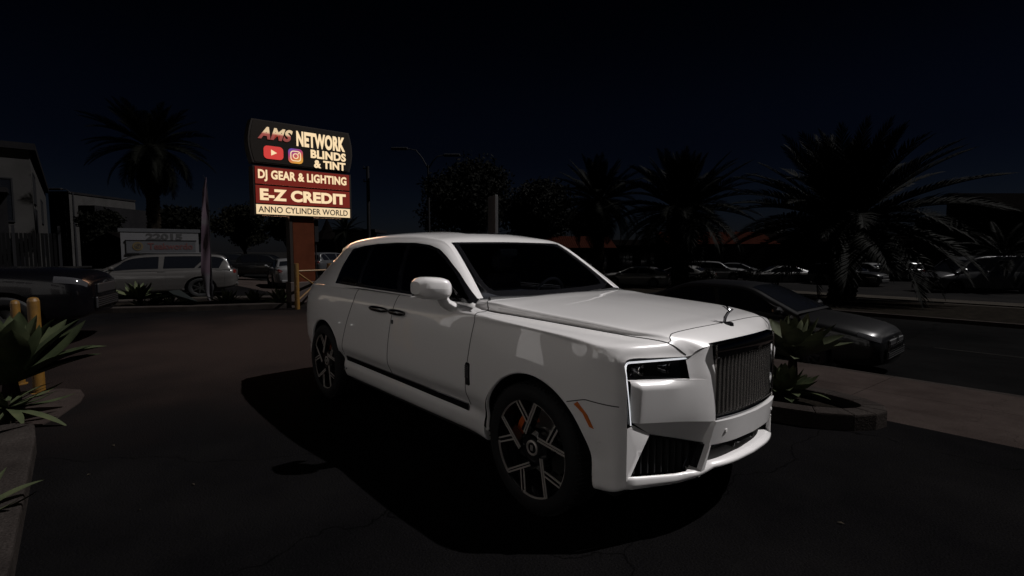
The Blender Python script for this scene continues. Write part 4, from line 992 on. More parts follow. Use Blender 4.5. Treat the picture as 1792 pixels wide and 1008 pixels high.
def ring_pts(o, i, d0, d1, name, m):
    n = len(o); V = [(d1, *p) for p in o] + [(d1, *p) for p in i] + [(d0, *p) for p in o] + [(d0, *p) for p in i]
    F = [(k, (k + 1) % n, n + (k + 1) % n, n + k) for k in range(n)] + [(k, 2 * n + k, 2 * n + (k + 1) % n, (k + 1) % n) for k in range(n)] + [(n + k, n + (k + 1) % n, 3 * n + (k + 1) % n, 3 * n + k) for k in range(n)]
    return mesh(name, V, F, m, face_top, False)
ring_pts(rrect(-.225, 4.215, .285, .285, .085), rrect(-.225, 4.215, .235, .235, .065), .0, .006, 'icon_frame', LETTER)
cc = lambda r: [(-.225 + r * math.cos(t), 4.215 + r * math.sin(t)) for t in np.linspace(0, 2 * math.pi, 28)[:-1]]
ring_pts(cc(.078), cc(.053), .0, .006, 'icon_ring', LETTER)
MB().prism([(-.148 + .018 * math.cos(t), 4.292 + .018 * math.sin(t)) for t in np.linspace(0, 6.28, 12)[:-1]], .0, .006, 'x').build('icon_dot', LETTER, face_top)
MB().box(-.40, -.10, -.34, .26, 0, 2.55, bev=.01).build('post', POSTRED, sg)
MB().box(-.41, -.09, -.42, -.342, 0, 2.55).build('post_edge', SIGNCASE, sg)
MB().box(-.46, -.02, -.46, .34, 0, .72, bev=.01).build('plinth', mat('plinth_dark', (.016, .008, .006), .8), sg)
MB().tube([(-.2, .33, .0), (-.2, .33, 1.75), (-.2, .33, 2.3)], .022, 8).box(-.26, -.14, .28, .40, 1.85, 2.5, bev=.01).build('conduit', TRIMD, sg)
# area lamp added before the sign face for its warm spill on post and paving
ld = bpy.data.lights.new('sign_lamp', 'AREA'); ld.shape = 'RECTANGLE'; ld.size = 2.5; ld.size_y = 2.2; ld.energy = 85; ld.color = (1.0, .52, .30)
lo = bpy.data.objects.new('sign_lamp', ld); C.objects.link(lo); lo.parent = sg; lo.location = (.06, 0, 3.75); lo.rotation_euler = (R(0), R(-78), 0)

# yellow guard: two posts, rail and crossed braces
YEL = mat('yellow_paint', (.085, .040, .003), .5, var=.25, vscale=12, bump=.1)
def post(name, label, x, y, h, rad=.062, group=None, z=0.0, lean=0.0):
    t = thing(name, label, 'bollard', (x, y, z), 0, group); t.rotation_euler = (lean, 0, 0)
    MB().tube([(0, 0, 0), (0, 0, h - .02)], rad, 16).build('tube', YEL, t, True)
    MB().lathe([(rad, h - .02), (rad * .8, h + .012), (rad * .4, h + .022), (.0005, h + .025)], 16, 'z').build('cap', YEL, t, True)
    MB().lathe([(rad * 1.5, 0), (rad * 1.5, .012), (rad, .014)], 16, 'z').build('base_flange', YEL, t)
    return t
gd = thing('guard_rail', 'yellow pipe guard with crossed braces before the sign post', 'barrier', (-12.12, 1.66, .0))
W_ = .98
MB().tube([(0, -.03, 0), (0, -.03, 1.26)], .065, 14).build('post', YEL, gd, True); MB().tube([(-.25, W_, 0), (-.25, W_, 1.24)], .065, 14).build('post', YEL, gd, True)
for a, b in (((0, 0, 1.05), (-.25, W_, 1.05)), ((0, 0, 1.0), (-.25, W_, .30)), ((0, 0, .25), (-.25, W_, 1.0))): MB().tube([a, b], .024, 8).build('brace', YEL, gd, True)
post('bollard', 'front yellow bollard half hidden by the left agave', *cw(-5.36, 5.66), 1.07, .055)
post('bollard', 'slimmer rear yellow bollard behind the left agave', *cw(-5.95, 6.05), 1.0, .045)

# ================================================================== street furniture
POLE = mat('pole_grey', (.006, .006, .007), .7, spec=.1)
def street_lamp(label, r, d, h, aL, aR, z=0.0):
    t = thing('street_lamp', label, 'lamp post', (*cw(r, d), z), HEAD)
    MB().tube([(0, 0, 0), (0, 0, h * .5), (0, 0, h)], [.13, .10, .07], 10).build('pole', POLE, t, True)
    for (ax, az) in (aL, aR):
        if not ax: continue
        MB().tube([(0, 0, h - .3), (ax * .3, 0, h - .3 + (az + .3) * .55), (ax * .6, 0, h + az * .9), (ax, 0, h + az)], [.05, .045, .04, .035], 8).build('arm', POLE, t, True)
        s = 1 if ax > 0 else -1
        MB().box(min(ax, ax + s * 1.3), max(ax, ax + s * 1.3), -.16, .16, h + az - .10, h + az + .10, bev=.05).build('lamp_head', POLE, t, True)
    return t
street_lamp('tall twin-armed street lamp behind the suv roof', -6.5, 40, 8.2, (-1.55, 1.25), (1.2, .75))
street_lamp('small far street lamp just right of the utility pole', -30.5, 105, 5.2, (-1.4, .6), (0, 0))
street_lamp('thin grey lamp post with curved top by the left block', -43.2, 50.5, 7.3, (0, 0), (-1.0, .3))
up = thing('utility_pole', 'bare dark utility pole standing right of the lit sign', 'pole', (*cw(-11.2, 40), 0), HEAD)
MB().tube([(0, 0, 0), (0, 0, 8.1)], [.17, .11], 10).build('shaft', POLE, up, True)
MB().box(-.35, .15, -.04, .04, 7.9, 7.98).box(-.35, .12, -.04, .04, 6.9, 6.97).build('cross_arm', POLE, up)
for z in (7.98, 6.97): MB().tube([(-.3, 0, z), (-.3, 0, z + .16)], .04, 6).build('insulator', POLE, up, True)
ps = thing('pole_sign', 'narrow sign cabinet seen edge-on above the suv roof', 'sign', (*cw(-.60, 18), 0), HEAD + .3)
MB().box(-.13, -.03, -.5, .5, 1.75, 3.50, bev=.01).build('cabinet', mat('cabinet_grey', (.06, .06, .062), .5), ps)
MB().box(.02, .12, -.06, .06, 0, 3.48).build('post', POLE, ps); MB().box(-.03, .02, -.05, .05, 3.3, 3.4).build('bracket', POLE, ps)
# house number sign
hs = thing('number_sign', 'white monument sign reading 22015 behind the pale suv', 'sign', (*cw(-16.5, 24), .10), R(84))
SIGNW = mat('sign_white', (.048, .048, .051), .6, var=.12, vscale=2); PANW = mat('sign_panel_grey', (.026, .027, .030), .5)
MB().box(-1.52, 1.50, 0, .5, -.1, 2.36).build('body', SIGNW, hs); MB().box(-1.60, 1.58, -.02, .58, 2.36, 2.52).build('coping', PANW, hs)
pn = MB().box(-1.32, 1.36, -.05, 0, 1.40, 1.95).build('panel', PANW, hs); MB().box(-1.36, 1.40, -.06, -.002, 1.95, 1.99).box(-1.36, 1.40, -.06, -.002, 1.34, 1.40).build('panel_frame', TRIMD, hs)
text_obj('number', '22015', INK, hs, Matrix.Translation((.13, 0, 2.15)) @ Matrix.Rotation(R(90), 4, 'X'), 1.42, .30, .01, bold=.04)
text_obj('lettering', 'Teakwordo', mat('red_lettering', (.040, .005, .004), .6), pn, Matrix.Translation((.36, -.05, 1.70)) @ Matrix.Rotation(R(90), 4, 'X'), 1.76, .30, .01, bold=.018)
MB().lathe([(0, -.06), (.20, -.06), (.20, -.05)], 24, 'y', (-.90, 0, 1.70)).build('round_emblem', mat('emblem_gold', (.045, .030, .008), .5), pn)
MB().lathe([(.10, -.066), (.13, -.066), (.13, -.060)], 24, 'y', (-.90, 0, 1.70)).build('emblem_ring', INK, pn)
text_obj('emblem_mark', '@', INK, pn, Matrix.Translation((-.90, -.060, 1.70)) @ Matrix.Rotation(R(90), 4, 'X'), .15, .15, .006)
# feather flag
ff = thing('feather_flag', 'purple and white feather flag before the pale suv', 'flag', (*cw(-9.32, 15.5), .05), R(80))
MB().tube([(.13, 0, 0), (.13, 0, 2.8), (.10, 0, 3.6), (.02, 0, 3.83)], [.016, .012, .008, .005], 8).build('pole', POLE, ff, True)
n = 40; rows = []
for i in range(n):
    t = i / (n - 1); z = .05 + t * 3.72; wd = np.interp(t, [0, .06, .25, .6, .9, 1], [.04, .17, .27, .20, .12, .02])
    rows.append([(.125 - .02 * t - wd * s, .03 * math.sin(9 * t + 5 * s) + .05 * math.sin(17 * t) * s, z - .10 * s * (1 - t)) for s in np.linspace(0, 1, 9)])
FLAGM = grad_mat('flag_cloth', [(0, (0, 0, 0)), (1, (0, 0, 0))], (0, 0, 1), 0, 1, 0.0)
b_ = FLAGM.node_tree.nodes['Principled BSDF']; r_ = [x for x in FLAGM.node_tree.nodes if x.type == 'VALTORGB'][0]
e = r_.color_ramp.elements; e[0].color = (.020, .018, .022, 1); e[1].position = 1; e[1].color = (.014, .003, .010, 1)
for p, c in ((.20, (.020, .017, .021)), (.24, (.015, .0035, .011)), (.60, (.016, .004, .012)), (.63, (.020, .016, .019)), (.68, (.014, .003, .010))): q = e.new(p); q.color = (*c, 1)
mr = [x for x in FLAGM.node_tree.nodes if x.type == 'MAP_RANGE'][0]; mr.inputs[1].default_value = 0; mr.inputs[2].default_value = 3.8
FLAGM.node_tree.links.new(r_.outputs[0], b_.inputs['Base Color']); b_.inputs['Roughness'].default_value = .8
sheet('cloth', rows, FLAGM, ff)
# small tented board in the island
ab = thing('tent_board', 'small dark tented board lying low beside the flag', 'board', (*cw(-9.9, 14.9), .06), HEAD)
MB().prism([(-.8, .0), (-.1, .38), (-.06, .38), (-.72, 0)], -.25, .25, 'y').build('left_leaf', mat('board_dark', (.003, .0042, .004), .7, spec=.1), ab)
MB().prism([(.45, .0), (-.08, .38), (-.04, .38), (.52, 0)], -.25, .25, 'y').build('right_leaf', MATS['board_dark'], ab)

# ================================================================== plants
def leafmat(name, lo, hi, rough=.5): return mat(name, tuple(c * .5 for c in lo), max(rough, .6), col2=tuple(c * .5 for c in hi), vscale=2.5, spec=.04)
AGAVE = leafmat('agave_leaf', (.024, .034, .018), (.066, .082, .040), .42)
AGEDGE = leafmat('agave_leaf_pale', (.042, .056, .030), (.090, .100, .050), .42)
def agave_leaf(L, W, bend, seed, fold=.35):
    rnd = random.Random(seed); n, m = 12, 5; V = []
    a = 0; x = z = 0
    for i in range(n):
        t = i / (n - 1); w = W * np.interp(t, [0, .15, .45, .7, .88, 1], [.55, .62, 1.0, .85, .42, .015])
        for j in range(m):
            s = j / (m - 1) * 2 - 1; V.append((x, s * w * .5, z + fold * w * .5 * abs(s) ** 1.5 * (1 - .3 * t) + .01 * rnd.uniform(-1, 1) * w))
        a += bend / (n - 1) * (.4 + 1.2 * t); x += L / (n - 1) * math.cos(a); z += L / (n - 1) * math.sin(a)
    F = gridfaces(n, m); k = n * m
    V2 = []
    for i in range(n):
        t = i / (n - 1)
        for j in range(m): 
            v = V[i * m + j]; th = (.045 if 0 < j < m - 1 else .004) * W * 4 * (1 - t) ** .7; V2.append((v[0], v[1], v[2] - th * .35))
    F += [tuple(q + k for q in f[::-1]) for f in gridfaces(n, m)]
    me = bpy.data.meshes.new('leaf'); me.from_pydata(V + V2, [], F); me.update(); me.polygons.foreach_set('use_smooth', [True] * len(F)); return me
AGBIG = leafmat('agave_leaf_grey', (.050, .060, .036), (.125, .138, .080), .5)
BARKA = shape_mat('agave_stem_bark', (.010, .009, .007), (.026, .022, .017), 8, bump=1.0, bscale=25)
AGL = {}
def agave(label, x, y, z, size, n, seed, upright=1.0, group=None, width=.22, name='agave', minel=8, m=None):
    rnd = random.Random(seed); t = thing(name, label, 'agave' if name == 'agave' else 'plant', (x, y, z), rnd.random() * 6, group)
    key = (width, m.name if m else '')
    if key not in AGL:
        AGL[key] = [agave_leaf(1, width * f, b, 31 * k) for k, (f, b) in enumerate(((1, .35), (.9, -.25), (1.1, .1), (.95, .5), (1.05, -.5)))]
        for me in AGL[key]: me.materials.append(m or (AGAVE if AGL[key].index(me) % 2 else AGEDGE))
    for i in range(n):
        f = (i + .5) / n; el = R(minel + (82 - minel) * f ** 1.1 * upright + rnd.uniform(-7, 7)); az = i * 2.39996 + rnd.uniform(-.2, .2)
        o = bpy.data.objects.new('leaf', AGL[key][(i + rnd.randrange(2)) % 5]); C.objects.link(o); o.parent = t
        o.rotation_euler = (rnd.uniform(-.3, .3), -el, az); L = size * (1 - .35 * f) * rnd.uniform(.85, 1.1); o.scale = (L, L * rnd.uniform(.9, 1.15), L)
        o.location = (.05 * size * math.cos(az), .05 * size * math.sin(az), size * .10 * f)
    MB().tube([(0, 0, -z - .02), (0, 0, -z * .4), (0, 0, size * .16)], [size * .11, size * .09, size * .05], 8).build('stem', BARKA, t, True)
    return t
gA = 'agaves along the planting island'
agave('big broad-leafed agave in the left corner planter', *cw(-4.80, 4.78), .36, .80, 44, 3, width=.36, minel=22)
agave('low spiky agave under the big one in the left corner planter', *cw(-4.62, 4.55), .16, .52, 30, 5, .5, width=.13, minel=-8)
agave('small agave at the bottom left corner of the picture', *cw(-3.12, 2.78), .06, .40, 16, 8, .6, width=.16)
agave('large agave right of the suv grille before the dark sedan', *cw(3.22, 5.75), .40, .60, 40, 11, 1.0, width=.42, m=AGBIG)
agave('smaller darker agave at the kerb below the large right one', *cw(2.86, 5.25), .10, .42, 40, 12, .9, width=.36)
agave('agave whose tips show just above the suv bonnet', *cw(2.08, 7.3), .38, .70, 26, 13, 1.0, width=.36, m=AGBIG)
agave('agave hidden behind the suv cowl in the planting island', -3.7, 2.5, .06, .80, 20, 14, width=.26)
gS = 'low plants on the sign island'
def isl_plant(label, u, d, size, n, seed, up=.9, w=.2, z=.07, nm='agave'): r = (u - 896) / 889 * d; agave(label, *cw(r, d), z, size, n, seed, up, None, w, nm)
isl_plant('tall leafy island plant before the pale suv front wheel', 241, 14.0, .72, 26, 21, 1.0, .24, .25, 'island_plant')
isl_plant('low island plant at the foot of the tall leafy one', 243, 13.9, .42, 20, 22, .6, .2, .07, 'island_plant')
isl_plant('rounded small island shrub left of centre', 268, 14.2, .34, 24, 23, 1.0, .22, .07, 'island_plant')
isl_plant('small dark island shrub before the pale suv doors', 297, 14.2, .38, 24, 24, 1.0, .22, .07, 'island_plant')
isl_plant('spreading island plant right of the feather flag', 393, 14.4, .62, 30, 25, .8, .16, .07, 'island_plant')
isl_plant('dark rosette on the island between flag and guard', 441, 15.2, .48, 34, 26, 1.1, .24, .07, 'island_plant')
isl_plant('dark leafy clump against the yellow guard post', 490, 14.8, .62, 30, 27, 1.0, .22, .07, 'island_plant')
isl_plant('small tuft at the far left end of the island', 318, 14.4, .26, 20, 28, .9, .2, .07, 'island_plant')

# palms
FROND = leafmat('palm_leaf', (.0010, .0013, .0008), (.0034, .0038, .0019), .8)
DEADF = leafmat('dead_palm_leaf', (.0035, .0027, .0017), (.0080, .0062, .0038), .8)
BARK = shape_mat('palm_bark', (.006, .005, .004), (.016, .013, .010), 5, bump=1.0, bscale=18)
def frond_mesh(droop, seed, m, nleaf=58, width=.30, vee=.45, fall=.0):
    rnd = random.Random(seed); V = []; F = []; n = 16; P = []; a = 0; x = z = 0
    for i in range(n + 1):
        t = i / n; P.append((x, z, a)); a -= droop * (.3 + 1.4 * t) / n; x += math.cos(a) / n; z += math.sin(a) / n
    for i in range(n):
        (x0, z0, _), (x1, z1, _) = P[i], P[i + 1]; w0 = .012 * (1 - i / n) + .002; w1 = .012 * (1 - (i + 1) / n) + .002; k = len(V)
        V += [(x0, -w0, z0), (x0, w0, z0), (x1, w1, z1), (x1, -w1, z1), (x0, 0, z0 - w0 * 1.2), (x1, 0, z1 - w1 * 1.2)]; F += [(k, k + 1, k + 2, k + 3), (k, k + 3, k + 5, k + 4), (k + 1, k + 4, k + 5, k + 2)]
    for q in range(nleaf):
        t = .13 + .87 * (q + .5) / nleaf; f = t * n; i = min(int(f), n - 1); g = f - i
        x = P[i][0] * (1 - g) + P[i + 1][0] * g; z = P[i][1] * (1 - g) + P[i + 1][1] * g; a = P[i][2]
        L = width * np.interp(t, [.13, .3, .6, .85, 1], [.45, .9, 1.0, .75, .35]) * rnd.uniform(.85, 1.1)
        for s in (-1, 1):
            sw = R(np.interp(t, [0, .6, 1], [62, 50, 18]) + rnd.uniform(-7, 7)); up = vee * rnd.uniform(.6, 1.2) * (1 - .5 * t)
            d = Vector((math.cos(sw) * math.cos(a) - up * math.sin(a) * .3, s * math.sin(sw), math.cos(sw) * math.sin(a) + up * math.sin(sw) - fall)).normalized()
            b = Vector((x, 0, z)); wd = .0095; tv = Vector((math.cos(a), 0, math.sin(a))) * wd; mid = b + d * L * .55 + Vector((0, 0, .01 * L)); end = b + d * L - Vector((0, 0, L * .10)); k = len(V)
            V += [tuple(b - tv * .6), tuple(b + tv * .6), tuple(mid + tv), tuple(mid - tv), tuple(end)]; F += [(k, k + 1, k + 2, k + 3), (k + 3, k + 2, k + 4)]
    me = bpy.data.meshes.new('frond'); me.from_pydata(V, [], F); me.materials.append(m); me.update(); return me
FR = [frond_mesh(d, 5 * k, FROND, width=w) for k, (d, w) in enumerate(((.25, .17), (.45, .18), (.7, .18), (.95, .19), (1.2, .19), (.6, .16)))]
FRD = [frond_mesh(d, 50 + k, DEADF, 30, .14, .1, .5) for k, d in enumerate((1.3, 1.0))]
def trunk(t, h, r0, r1, bulge=1.0, z0=-.1, seed=0):
    rnd = random.Random(seed); prof = []; k = max(8, int(h / .16))
    for i in range(k + 1):
        f = i / k; r = r0 + (r1 - r0) * f; r *= 1 + (bulge - 1) * math.exp(-((f - .82) / .16) ** 2)
        prof += [(r * 1.06, z0 + (h - z0) * f), (r * .93, z0 + (h - z0) * (f + .55 / k))]
    b = MB(); b.lathe(prof, 18, 'z')
    b.V = [(x * (1 + .08 * math.sin(5 * math.atan2(y, x) + 6 * z)) + rnd.uniform(-.015, .015), y * (1 + .08 * math.sin(5 * math.atan2(y, x) + 6 * z)) + rnd.uniform(-.015, .015), z) for x, y, z in b.V]
    return b.build('trunk', BARK, t, True, 60)
def palm(label, r, d, base, h, L, n, seed, el0=-35, el1=85, r0=.45, r1=.40, skirt=0, bulge=1.25, upk=.74, name='palm_tree', group=None):
    rnd = random.Random(seed); t = thing(name, label, 'palm', (*cw(r, d), base), rnd.random() * 6, group)
    trunk(t, h, r0, r1, bulge, seed=seed)
    for i in range(n):
        f = (i + .5) / n; el = el0 + (el1 - el0) * f ** .9 + rnd.uniform(-6, 6); az = i * 2.39996 + rnd.uniform(-.25, .25)
        k = int(np.clip((80 - el) / 26 + rnd.uniform(-.6, .6), 0, 4)); 
        o = bpy.data.objects.new('frond', FR[k]); C.objects.link(o); o.parent = t
        o.rotation_euler = (rnd.uniform(-.25, .25), -R(el), az); l = L * rnd.uniform(.88, 1.06) * np.interp(el, [-70, -20, 30, 80], [.85, .95, 1.0, upk]); o.scale = (l, l * .95, l)
        o.location = (r1 * .5 * math.cos(az), r1 * .5 * math.sin(az), h - .1 + .25 * f)
    for i in range(skirt):
        az = i * 2.39996; o = bpy.data.objects.new('dead_frond', FRD[i % 2]); C.objects.link(o); o.parent = t
        l = L * rnd.uniform(.55, .8); o.scale = (l, l, l); o.rotation_euler = (rnd.uniform(-.4, .4), R(rnd.uniform(48, 80)), az); o.location = (r1 * .6 * math.cos(az), r1 * .6 * math.sin(az), h - .35)
    return t
palm('big wide date palm standing alone at right', 14.75, 22.6, -.60, 3.45, 5.2, 96, 1, -24, 84, .55, .42, 8, 1.5)
palm('bushy date palm in the middle of the verge', 10.75, 32.5, -.85, 5.0, 4.7, 90, 2, -38, 86, .55, .45, 8, 1.4)
palm('slimmer date palm left of the bushy one', 6.1, 36, -.90, 6.0, 3.9, 70, 3, -60, 84, .42, .36, 10, 1.3)
palm('tall feathery palm with a ragged skirt at left', -21.0, 30, 0, 7.6, 3.4, 70, 4, -72, 70, .36, .30, 40, 1.1, .62)
palm('little far palm just right of the pylon sign', -14.7, 45, 0, 3.3, 1.9, 34, 6, -55, 80, .18, .15, 4, 1.0)
palm('young palm beside the van at right', 29.0, 30, -.95, 2.3, 2.6, 30, 7, -50, 70, .22, .2, 4, 1.2)

# leafy trees: trunk, limbs and a crown of many small leaf clusters
LEAFM = leafmat('tree_leaf', (.0012, .0014, .0010), (.0036, .0038, .0020), .8)
LEAFB = leafmat('tree_leaf_olive', (.0030, .0031, .0017), (.0085, .0080, .0040), .8)
WOOD = shape_mat('tree_bark', (.006, .005, .004), (.013, .011, .009), 4, bump=.8, bscale=20)
def tree(label, r, d, base, h, w, seed, m=None, nleaf=9000, trunkh=.3, leaf=.16, cat='tree', name='leafy_tree', group=None, lobes=None):
    rnd = np.random.RandomState(seed); t = thing(name, label, cat, (*cw(r, d), base), rnd.rand() * 6, group)
    nl = lobes or 11; cz = h * (trunkh + (1 - trunkh) * .5)
    lob = []
    for i in range(nl):
        a = rnd.rand() * 6.28; q = rnd.rand() ** .5; zz = rnd.uniform(-.85, .9)
        rad = math.sqrt(max(.05, 1 - zz * zz)) * q
        lob.append((w * .34 * rad * math.cos(a) * 1.2, w * .34 * rad * math.sin(a) * 1.2, cz + zz * h * (1 - trunkh) * .36, w * rnd.uniform(.14, .24)))
    b = MB().tube([(0, 0, -.2), (.02 * h, 0, h * trunkh * .6), (0, .02 * h, h * trunkh)], [w * .035, w * .028, w * .022], 8)
    for (x, y, z, rr) in lob[:7]: b.tube([(0, .02 * h, h * trunkh * .9), (x * .5, y * .5, (z + h * trunkh) * .52), (x, y, z)], [w * .018, w * .011, w * .004], 6)
    b.build('trunk', WOOD, t, True)
    c = np.array(lob); pick = rnd.choice(nl, nleaf, p=c[:, 3] ** 2 / (c[:, 3] ** 2).sum())
    dv = rnd.normal(size=(nleaf, 3)); dv /= np.linalg.norm(dv, axis=1)[:, None]; rad = rnd.rand(nleaf) ** .42 * c[pick, 3] * rnd.choice([1, 1, 1, 1.25], nleaf)
    ctr = c[pick, :3] + dv * rad[:, None] * (1, 1, .85)
    u = rnd.normal(size=(nleaf, 3)); u /= np.linalg.norm(u, axis=1)[:, None]; v = np.cross(u, rnd.normal(size=(nleaf, 3))); v /= np.linalg.norm(v, axis=1)[:, None]
    s = leaf * rnd.uniform(.6, 1.3, nleaf)[:, None]
    V = np.stack([ctr - u * s, ctr + v * s * .45, ctr + u * s, ctr - v * s * .45], 1).reshape(-1, 3)
    F = np.arange(nleaf * 4).reshape(-1, 4)
    mesh('crown', V, F, m or LEAFM, t, False)
    return t
tree('broad dark tree behind the twin-armed lamp', -5.2, 62, -.5, 13.2, 15.5, 1, nleaf=22000, leaf=.26, lobes=16)
tree('second rounded dark tree right of the broad one', 3.4, 64, -.5, 10.6, 12.5, 2, nleaf=16000, leaf=.26, lobes=14)
tree('dark tree beyond the slim date palm', 9.5, 66, -.5, 8.2, 7.5, 3, nleaf=9000, leaf=.24)
tree('round dark tree behind the left block', -37.0, 46, 0, 5.2, 5.0, 4, nleaf=5000, leaf=.2)
tree('olive street tree left of the pylon post', -21.0, 40, 0, 4.9, 5.0, 5, LEAFB, 6000, .35, .17)
tree('second olive tree touching the pylon post', -16.6, 38, 0, 4.3, 4.2, 6, LEAFB, 5000, .35, .17)
tree('dark tree behind the feather flag', -24.5, 38, 0, 5.0, 4.8, 7, nleaf=5000, trunkh=.3, leaf=.18)
tree('low hedge-like tree behind the number sign', -29.5, 42, 0, 3.6, 4.6, 8, nleaf=4000, trunkh=.2, leaf=.18)
tree('little olive tree in front of the silver suv', 12.8, 33.5, -.9, 1.25, 1.3, 9, LEAFB, 1500, .12, .07, 'shrub', 'shrub')
tree('small round shrub before the parked coupe', 16.9, 37, -.9, 1.15, 1.3, 10, LEAFB, 1500, .12, .07, 'shrub', 'shrub')
tree('low far treeline clump beyond the house at right', 44.5, 75, -.9, 7.0, 9.0, 12, nleaf=4000, leaf=.26)
tree('low dark treeline clump left of the right house', 36.5, 75, -.9, 5.6, 9.0, 13, nleaf=4000, leaf=.26)
# ================================================================== other vehicles
VGLASS = mat('parked_car_glass', (.004, .0045, .006), .05, coat=.6)
VBLACK = mat('parked_car_trim', (.006, .006, .007), .5)
VRIM = mat('parked_car_rim', (.045, .045, .045), .35, metal=.8)
VRED = mat('parked_tail_red', (.050, .004, .003), .25, coat=.5)
VLAMP = mat('parked_head_lamp', (.025, .025, .027), .1, coat=.8)
VCHROME = mat('parked_chrome', (.22, .22, .22), .15, metal=1.0)
VPLATE = mat('number_plate_blank', (.05, .05, .05), .5)
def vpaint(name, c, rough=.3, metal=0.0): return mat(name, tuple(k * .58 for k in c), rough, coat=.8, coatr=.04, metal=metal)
# kind: body rows (x, half width, sill z, shoulder z, centre z); cabin rows; axles, wheel radius
KIND = {
 'sedan': dict(body=[(-2.43, .58, .42, .86, .93), (-2.36, .74, .32, .95, 1.04), (-2.12, .85, .27, .99, 1.09), (-1.40, .905, .23, .965, 1.05), (-.55, .912, .20, .935, .97), (.45, .912, .20, .915, .95), (1.0, .905, .20, .915, .985), (1.45, .90, .22, .88, .965), (1.95, .875, .23, .81, .905), (2.28, .80, .24, .735, .82), (2.42, .66, .27, .665, .725)],
   cab=[(1.24, .80, .95, .99), (.76, .70, 1.12, 1.22), (.27, .60, 1.33, 1.405), (-.40, .585, 1.37, 1.445), (-.98, .57, 1.345, 1.425), (-1.45, .63, 1.18, 1.27), (-1.95, .72, .99, 1.075)], belt=(.93, .97), bw=.80, ax=(1.42, -1.38), wr=.325, wins=[(.75, 2.9), (3.02, 4.75)]),
 'suv': dict(body=[(-2.36, .62, .50, .98, 1.02), (-2.30, .78, .42, 1.04, 1.06), (-2.08, .88, .34, 1.06, 1.08), (-1.40, .92, .28, 1.05, 1.07), (-.55, .925, .26, 1.03, 1.06), (.45, .925, .26, 1.01, 1.04), (.95, .92, .26, 1.02, 1.09), (1.40, .915, .28, 1.02, 1.095), (1.90, .895, .31, .985, 1.06), (2.22, .82, .33, .925, .985), (2.36, .68, .37, .84, .885)],
   cab=[(1.12, .82, 1.05, 1.09), (.74, .74, 1.24, 1.33), (.36, .66, 1.50, 1.57), (-.45, .645, 1.585, 1.645), (-1.72, .63, 1.575, 1.63), (-2.06, .67, 1.42, 1.47), (-2.20, .75, 1.07, 1.11)], belt=(1.04, 1.08), bw=.82, ax=(1.42, -1.36), wr=.36, wins=[(.8, 2.85), (3.0, 3.9), (4.02, 4.9)]),
 'pickup': dict(body=[(-2.9, .80, .55, 1.10, 1.10), (-2.86, .92, .50, 1.14, 1.14), (-2.5, .97, .45, 1.15, 1.15), (-1.75, .985, .42, 1.15, 1.16), (-.55, .99, .40, 1.14, 1.16), (.45, .99, .40, 1.14, 1.18), (1.0, .985, .40, 1.17, 1.25), (1.55, .985, .42, 1.19, 1.285), (2.2, .975, .44, 1.17, 1.265), (2.70, .93, .46, 1.12, 1.21), (2.86, .80, .52, 1.02, 1.08)],
   cab=[(1.25, .86, 1.18, 1.24), (.85, .78, 1.40, 1.49), (.45, .69, 1.70, 1.76), (-.2, .68, 1.79, 1.85), (-1.0, .67, 1.77, 1.83), (-1.30, .71, 1.55, 1.60), (-1.45, .80, 1.17, 1.19)], belt=(1.16, 1.18), bw=.87, ax=(1.85, -1.85), wr=.42, wins=[(.8, 2.85), (3.0, 4.6)]),
 'van': dict(body=[(-3.0, .80, .45, 1.20, 1.20), (-2.95, .94, .40, 1.25, 1.25), (-2.5, .985, .36, 1.25, 1.25), (-1.5, .99, .32, 1.25, 1.25), (.0, .99, .30, 1.25, 1.25), (1.1, .99, .30, 1.22, 1.25), (1.6, .985, .30, 1.15, 1.24), (2.0, .96, .32, 1.08, 1.17), (2.5, .92, .36, 1.0, 1.08), (2.78, .82, .40, .88, .95), (2.88, .68, .45, .76, .82)],
   cab=[(1.95, .86, 1.14, 1.18), (1.55, .84, 1.42, 1.50), (1.15, .80, 1.74, 1.82), (.3, .86, 1.93, 2.00), (-2.2, .86, 1.95, 2.02), (-2.80, .86, 1.90, 1.96), (-2.96, .88, 1.22, 1.25)], belt=(1.21, 1.24), bw=.90, ax=(1.95, -1.75), wr=.36, wins=[(.9, 2.35)]),
}
def car_wheel(r, wdt, spokes, fine):
    tyre = MB().lathe([(r * .66, -wdt * .5), (r * .74, -wdt * .56), (r * .92, -wdt * .54), (r * .99, -wdt * .42), (r, -wdt * .2), (r, wdt * .2), (r * .99, wdt * .42), (r * .8, wdt * .5), (r * .6, wdt * .4)], 40 if fine else 24)
    rim = MB().lathe([(r * .68, -wdt * .50), (r * .66, -wdt * .44), (r * .60, -wdt * .30), (r * .58, wdt * .2)], 40 if fine else 24).lathe([(r * .18, -wdt * .44), (0.001, -wdt * .46)], 16).lathe([(r * .18, -wdt * .44), (r * .18, -wdt * .2)], 16)
    for k in range(spokes):
        a = 2 * math.pi * k / spokes; rim.box(r * .15, r * .64, -wdt * .46, -wdt * .32, -r * .055, r * .055, Matrix.Rotation(a, 4, 'Y'))
    disc = MB().lathe([(r * .5, -wdt * .05), (0.001, -wdt * .05)], 20)
    return tyre, rim, disc
